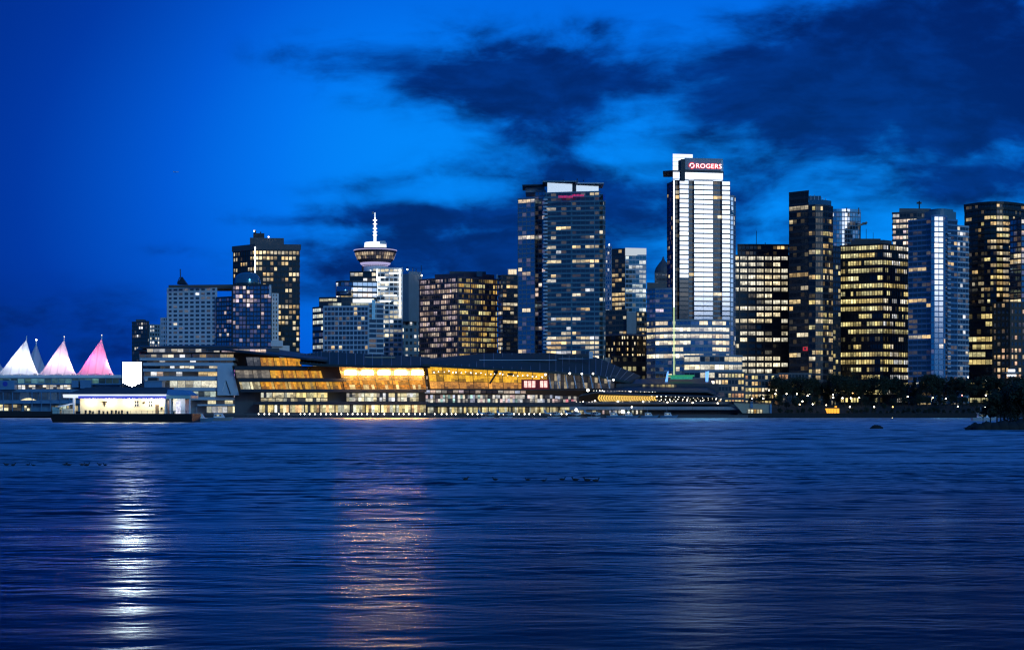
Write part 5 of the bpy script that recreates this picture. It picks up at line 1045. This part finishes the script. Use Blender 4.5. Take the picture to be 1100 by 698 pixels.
# ------------------------------------------------------------------ trees
def leafmat(name, col):
    m, t, b = new_mat(name)
    tc = t.nodes.new('ShaderNodeTexCoord').outputs['Object']
    link(t, mixc(t, noise(t, tc, 1.3, 3), tuple(c * .6 for c in col), tuple(c * 1.5 for c in col)), b.inputs['Base Color'])
    b.inputs['Roughness'].default_value = .8
leafmat('leaves_green', (.02, .034, .016)); leafmat('leaves_dark', (.012, .022, .012))
def crown_mesh(seed, conifer=False, n=2600):
    r = random.Random(seed); m = MB()
    blobs = []
    if conifer:
        for k in range(34): 
            h = 2 + 11.5 * (k / 34); rad = 3.1 * (1 - k / 36) + .25; a = r.uniform(0, 6.28); blobs.append((rad * .55 * math.cos(a), rad * .55 * math.sin(a), h, rad * .6, .7))
    else:
        for k in range(15):
            a, e = r.uniform(0, 6.28), r.uniform(-.5, 1.2); d = r.uniform(1.2, 3.4)
            blobs.append((d * math.cos(a) * math.cos(e), d * math.sin(a) * math.cos(e), 6.6 + 2.8 * math.sin(e), r.uniform(1.0, 1.9), r.uniform(.8, 1.3)))
    mat = 'leaves_dark' if conifer else 'leaves_green'
    for i in range(n):
        bx, by, bz, br_, sq = r.choice(blobs)
        d = Vector((r.gauss(0, 1), r.gauss(0, 1), r.gauss(0, 1))).normalized() * br_ * r.uniform(.45, 1.12)
        c = Vector((bx + d.x, by + d.y, bz + d.z * sq)); s = r.uniform(.14, .34)
        u = Vector((r.gauss(0, 1), r.gauss(0, 1), r.gauss(0, 1))).normalized(); w = u.cross(Vector((r.gauss(0, 1), r.gauss(0, 1), r.gauss(0, 1)))).normalized()
        m.face([c + u * s, c + w * s * .6, c - u * s, c - w * s * .6], mat)
    return m
def tree_proto(seed, conifer=False):
    t = thing('conifer_tree' if conifer else 'broadleaf_tree', 'x', 'tree', (0, 0, 0))
    m = MB(); r = random.Random(seed)
    m.tube((0, 0, -1), (0, 0, 4.5 if not conifer else 12.5), .32, 'bark', 8, .16 if not conifer else .04)
    if not conifer:
        for k in range(6):
            a = k * 1.05 + r.uniform(-.3, .3); m.tube((0, 0, 3 + .25 * k), (2.3 * math.cos(a), 2.3 * math.sin(a), 6 + r.uniform(0, 1.8)), .13, 'bark', 6, .04)
    m.build('trunk', t); crown_mesh(seed, conifer).build('crown', t)
    return t
protos = [tree_proto(1), tree_proto(2), tree_proto(3), tree_proto(4, True), tree_proto(5, True)]
first = [True] * 5
def plant(px, Y, h, kind, label, group, z=None):
    loc = (X(px, Y), Y, (lawn_z(X(px, Y), Y) if z is None else z) - .1); s = h / (10.4 if kind < 3 else 14.0)
    sc = (s * rng.uniform(.9, 1.25), s * rng.uniform(.9, 1.2), s)
    if first[kind]:
        o = protos[kind]; first[kind] = False; o.location = loc; o.scale = sc; o.rotation_euler = (0, 0, rng.uniform(0, 6)); o['label'] = label; o['group'] = group
    else: dup(protos[kind], loc, rng.uniform(0, 6), sc, label, group)
PL = ('dark leafless-looking round tree in the waterfront park before the right-hand towers', 'trees of the waterfront park')
PL = ('dark round-crowned tree in the waterfront park before the right-hand towers', 'round trees of the waterfront park')
PC = ('dark pointed conifer in the waterfront park before the right-hand towers', 'conifers of the waterfront park')
p = 806.0
while p < 1150:
    Y = rng.uniform(962, 996)
    k = rng.choice((0, 1, 2, 0, 1, 2, 3, 4))
    top = (412 + 5 * math.sin(p * .05) + rng.uniform(-4, 5)) if p < 880 else (406 + rng.uniform(-4, 6))
    if p < 825: top = 424
    plant(p, Y, max(4, Z(top, Y) - lawn_z(X(p, Y), Y)), k, *(PL if k < 3 else PC)); p += rng.uniform(5.0, 8.5)
p = 836.0
while p < 1150:
    Y = rng.uniform(930, 955); k = rng.choice((0, 1, 2)); top = rng.uniform(424, 433)
    if not (880 < p < 908): plant(p, Y, max(3.5, Z(top, Y) - lawn_z(X(p, Y), Y)), k, *PL)
    p += rng.uniform(7, 13)
p = 838.0
while p < 1160:                                        # low shrubs along the seawall
    if not (882 < p < 906): plant(p, rng.uniform(916.5, 922), rng.uniform(2.2, 4.6), rng.choice((0, 1, 2)), 'low dark shrub along the park seawall at the waterfront', 'shrubs along the park seawall', G - .9)
    p += rng.uniform(4, 8)
# near rocky point on the right
YP = 336.0
def spit():
    m = MB(); r = random.Random(9); n = 40; rows = []
    for j in range(9):
        v = j / 8; row = []
        for i in range(n + 1):
            u = i / n; y0_ = YP + 2 + v * 70; x = X(1040 + 10 * v, y0_) + u * 75 - 1.5 * math.sin(v * math.pi) * (1 - u)
            y = YP + 2 + v * 70 + (1 - u) ** 3 * 16 * (1 - v) + r.uniform(-.8, .8)
            e = min(1, u * 5) ** .7 * math.sin(min(1, v * 1.8 + .02) * math.pi / 2)
            z = -.6 + 2.9 * e + r.uniform(-.3, .3) * e * 1.5
            row.append((x, y, z))
        rows.append(row)
    vs = [q for row in rows for q in row]; fs = [(j * (n + 1) + i, j * (n + 1) + i + 1, (j + 1) * (n + 1) + i + 1, (j + 1) * (n + 1) + i) for j in range(8) for i in range(n)]
    m.solid(vs, fs, 'rock'); tag(m.build('shore', None, True), kind='structure')
spit()
for px, Y, h, k in ((1064, 372, 5.0, 0), (1071, 364, 7.4, 1), (1079, 368, 8.6, 2), (1086, 362, 9.2, 3), (1093, 366, 10.2, 1), (1100, 362, 10.8, 0), (1108, 366, 11.0, 2), (1118, 364, 11.6, 4), (1130, 366, 11.6, 1), (1056, 374, 3.2, 2), (1075, 384, 7.5, 0), (1090, 386, 9.5, 2), (1104, 384, 10.5, 1), (1150, 366, 11, 2)):
    plant(px, Y, h * .98, k, 'black tree crowded on the near rocky point at the far right', 'trees on the near rocky point', 1.9 - .2 * h)
def boulder(label, px, Y, w, h, seed, group=None):
    r = random.Random(seed); m = MB(); n = 14; prof_ = [(1.0, -.3), (1.02, .1), (.9, .45), (.62, .8), (.3, .97), (.05, 1.0)]; vs = []
    for a, b in prof_: vs += [(X(px, Y) + w * a * math.cos(2 * math.pi * k / n) * r.uniform(.85, 1.1), Y + w * .7 * a * math.sin(2 * math.pi * k / n), h * b * r.uniform(.85, 1.1)) for k in range(n)]
    fs = [(i * n + k, i * n + (k + 1) % n, (i + 1) * n + (k + 1) % n, (i + 1) * n + k) for i in range(5) for k in range(n)] + [tuple(range(n - 1, -1, -1)), tuple(range(5 * n, 6 * n))]
    m.solid(vs, fs, 'rock'); o = m.build('boulder', None, True)
    return tag(o, label, 'rock', group)
boulder('dark rounded rock standing alone in the water', 941.5, 366, 1.45, .85, 3)
for k, (px, Y, w, h) in enumerate(((1043, 340, 1.3, 1.0), (1047, 341, 1.2, 1.5), (1053, 338, 1.6, 1.3), (1060, 338, 1.5, 1.8), (1068, 338, 1.8, 1.5), (1077, 338, 1.9, 1.9), (1087, 338, 2.0, 1.7), (1096, 338, 1.8, 2.0), (1106, 338, 2.2, 1.7))):
    boulder('black boulder at the waterline of the near rocky point', px, Y, w, h, 20 + k, 'boulders of the rocky point')

# ------------------------------------------------------------------ birds on the water, airliner
def bird():
    t = thing('duck', 'dark duck resting on the water', 'bird', (0, 0, 0), 'ducks floating on the harbour')
    m = MB(); m.ball((0, 0, .05), .17, 'feather', 10, .62); m.v = [(x * 1.5, y * .8, z) for x, y, z in m.v]
    b = len(m.v); m.tube((.2, 0, .08), (.25, 0, .2), .045, 'feather'); m.ball((.27, 0, .23), .055, 'feather', 8); m.tube((.31, 0, .22), (.38, 0, .21), .02, 'feather', 5, .008)
    m.tube((-.2, 0, .08), (-.36, 0, .11), .05, 'feather', 6, .01)
    m.build('body', t, True); return t
bd = bird(); i = 0
for px, Y in [(500, 92.5), (532, 92), (567, 91.5), (584, 90.6), (604, 92), (618, 91.5), (631, 91), (640, 90.5)] + [(7, 117), (14, 116.4), (30, 117), (36, 116), (70, 117.4), (74, 116.8), (88, 117), (93, 116.4), (107, 117), (113, 116.6)]:
    lab = 'dark duck on the water in the middle of the picture' if px > 300 else 'dark duck on the water toward the left edge of the picture'
    gp = 'ducks floating in the middle' if px > 300 else 'ducks floating at the left'
    o = bd if i == 0 else dup(bd, (0, 0, 0)); o.location = (X(px, Y), Y, .13); o.rotation_euler = (0, 0, rng.choice((0, math.pi)) + rng.uniform(-.5, .5)); o['label'] = lab; o['group'] = gp
    s = rng.uniform(.5, .78); o.scale = (s, s, s); i += 1
YA = 9000.0
t = thing('airliner', 'tiny airliner high in the clear sky on the left', 'airplane', W(189, 185, YA)); ax, ay, az_ = W(189, 185, YA)
part(t, 'fuselage', lambda m: (m.tube((ax - 14, ay, az_), (ax + 12, ay, az_), 1.7, 'white_paint', 10), m.tube((ax + 12, ay, az_), (ax + 16, ay, az_ - .3), 1.7, 'white_paint', 10, .5)), True)
part(t, 'wing', lambda m: m.hexa([(ax - 6, ay - 15, az_ - .2), (ax - 4, ay - 15, az_ - .2), (ax + 3, ay, az_ - .6), (ax - 4, ay + 15, az_ - .2), (ax - 6, ay + 15, az_ - .2), (ax - 2, ay, az_ - .6)], [(ax - 6, ay - 15, az_ + .1), (ax - 4, ay - 15, az_ + .1), (ax + 3, ay, az_ + .1), (ax - 4, ay + 15, az_ + .1), (ax - 6, ay + 15, az_ + .1), (ax - 2, ay, az_ + .1)], 'white_paint'))
part(t, 'tail', lambda m: m.hexa([(ax - 14, ay - .2, az_ + 1), (ax - 9, ay - .2, az_ + 1), (ax - 9, ay + .2, az_ + 1), (ax - 14, ay + .2, az_ + 1)], [(ax - 15.5, ay - .15, az_ + 6), (ax - 13, ay - .15, az_ + 6), (ax - 13, ay + .15, az_ + 6), (ax - 15.5, ay + .15, az_ + 6)], 'white_paint'))

# ------------------------------------------------------------------ camera and render
cam = bpy.data.cameras.new('camera'); co = bpy.data.objects.new('camera', cam); COL.objects.link(co)
co.location = (0, 0, CH); co.rotation_euler = (R(90), 0, 0)
cam.sensor_fit = 'HORIZONTAL'; cam.sensor_width = 36; cam.lens = F / 1100 * 36
cam.shift_y = (H0 - 349) / 1100; cam.clip_start = .5; cam.clip_end = 40000
scene.camera = co
scene.view_settings.view_transform = 'Standard'; scene.view_settings.look = 'None'
scene.view_settings.exposure = 0; scene.view_settings.gamma = 1; scene.view_settings.use_curve_mapping = False
scene.render.engine = 'CYCLES'
cy = scene.cycles
cy.use_denoising = True; cy.denoiser = 'OPENIMAGEDENOISE'; cy.denoising_input_passes = 'RGB_ALBEDO_NORMAL'
cy.max_bounces = 5; cy.diffuse_bounces = 2; cy.glossy_bounces = 3; cy.transmission_bounces = 3; cy.sample_clamp_indirect = 6; cy.caustics_reflective = False; cy.caustics_refractive = False
cy.filter_width = 1.3
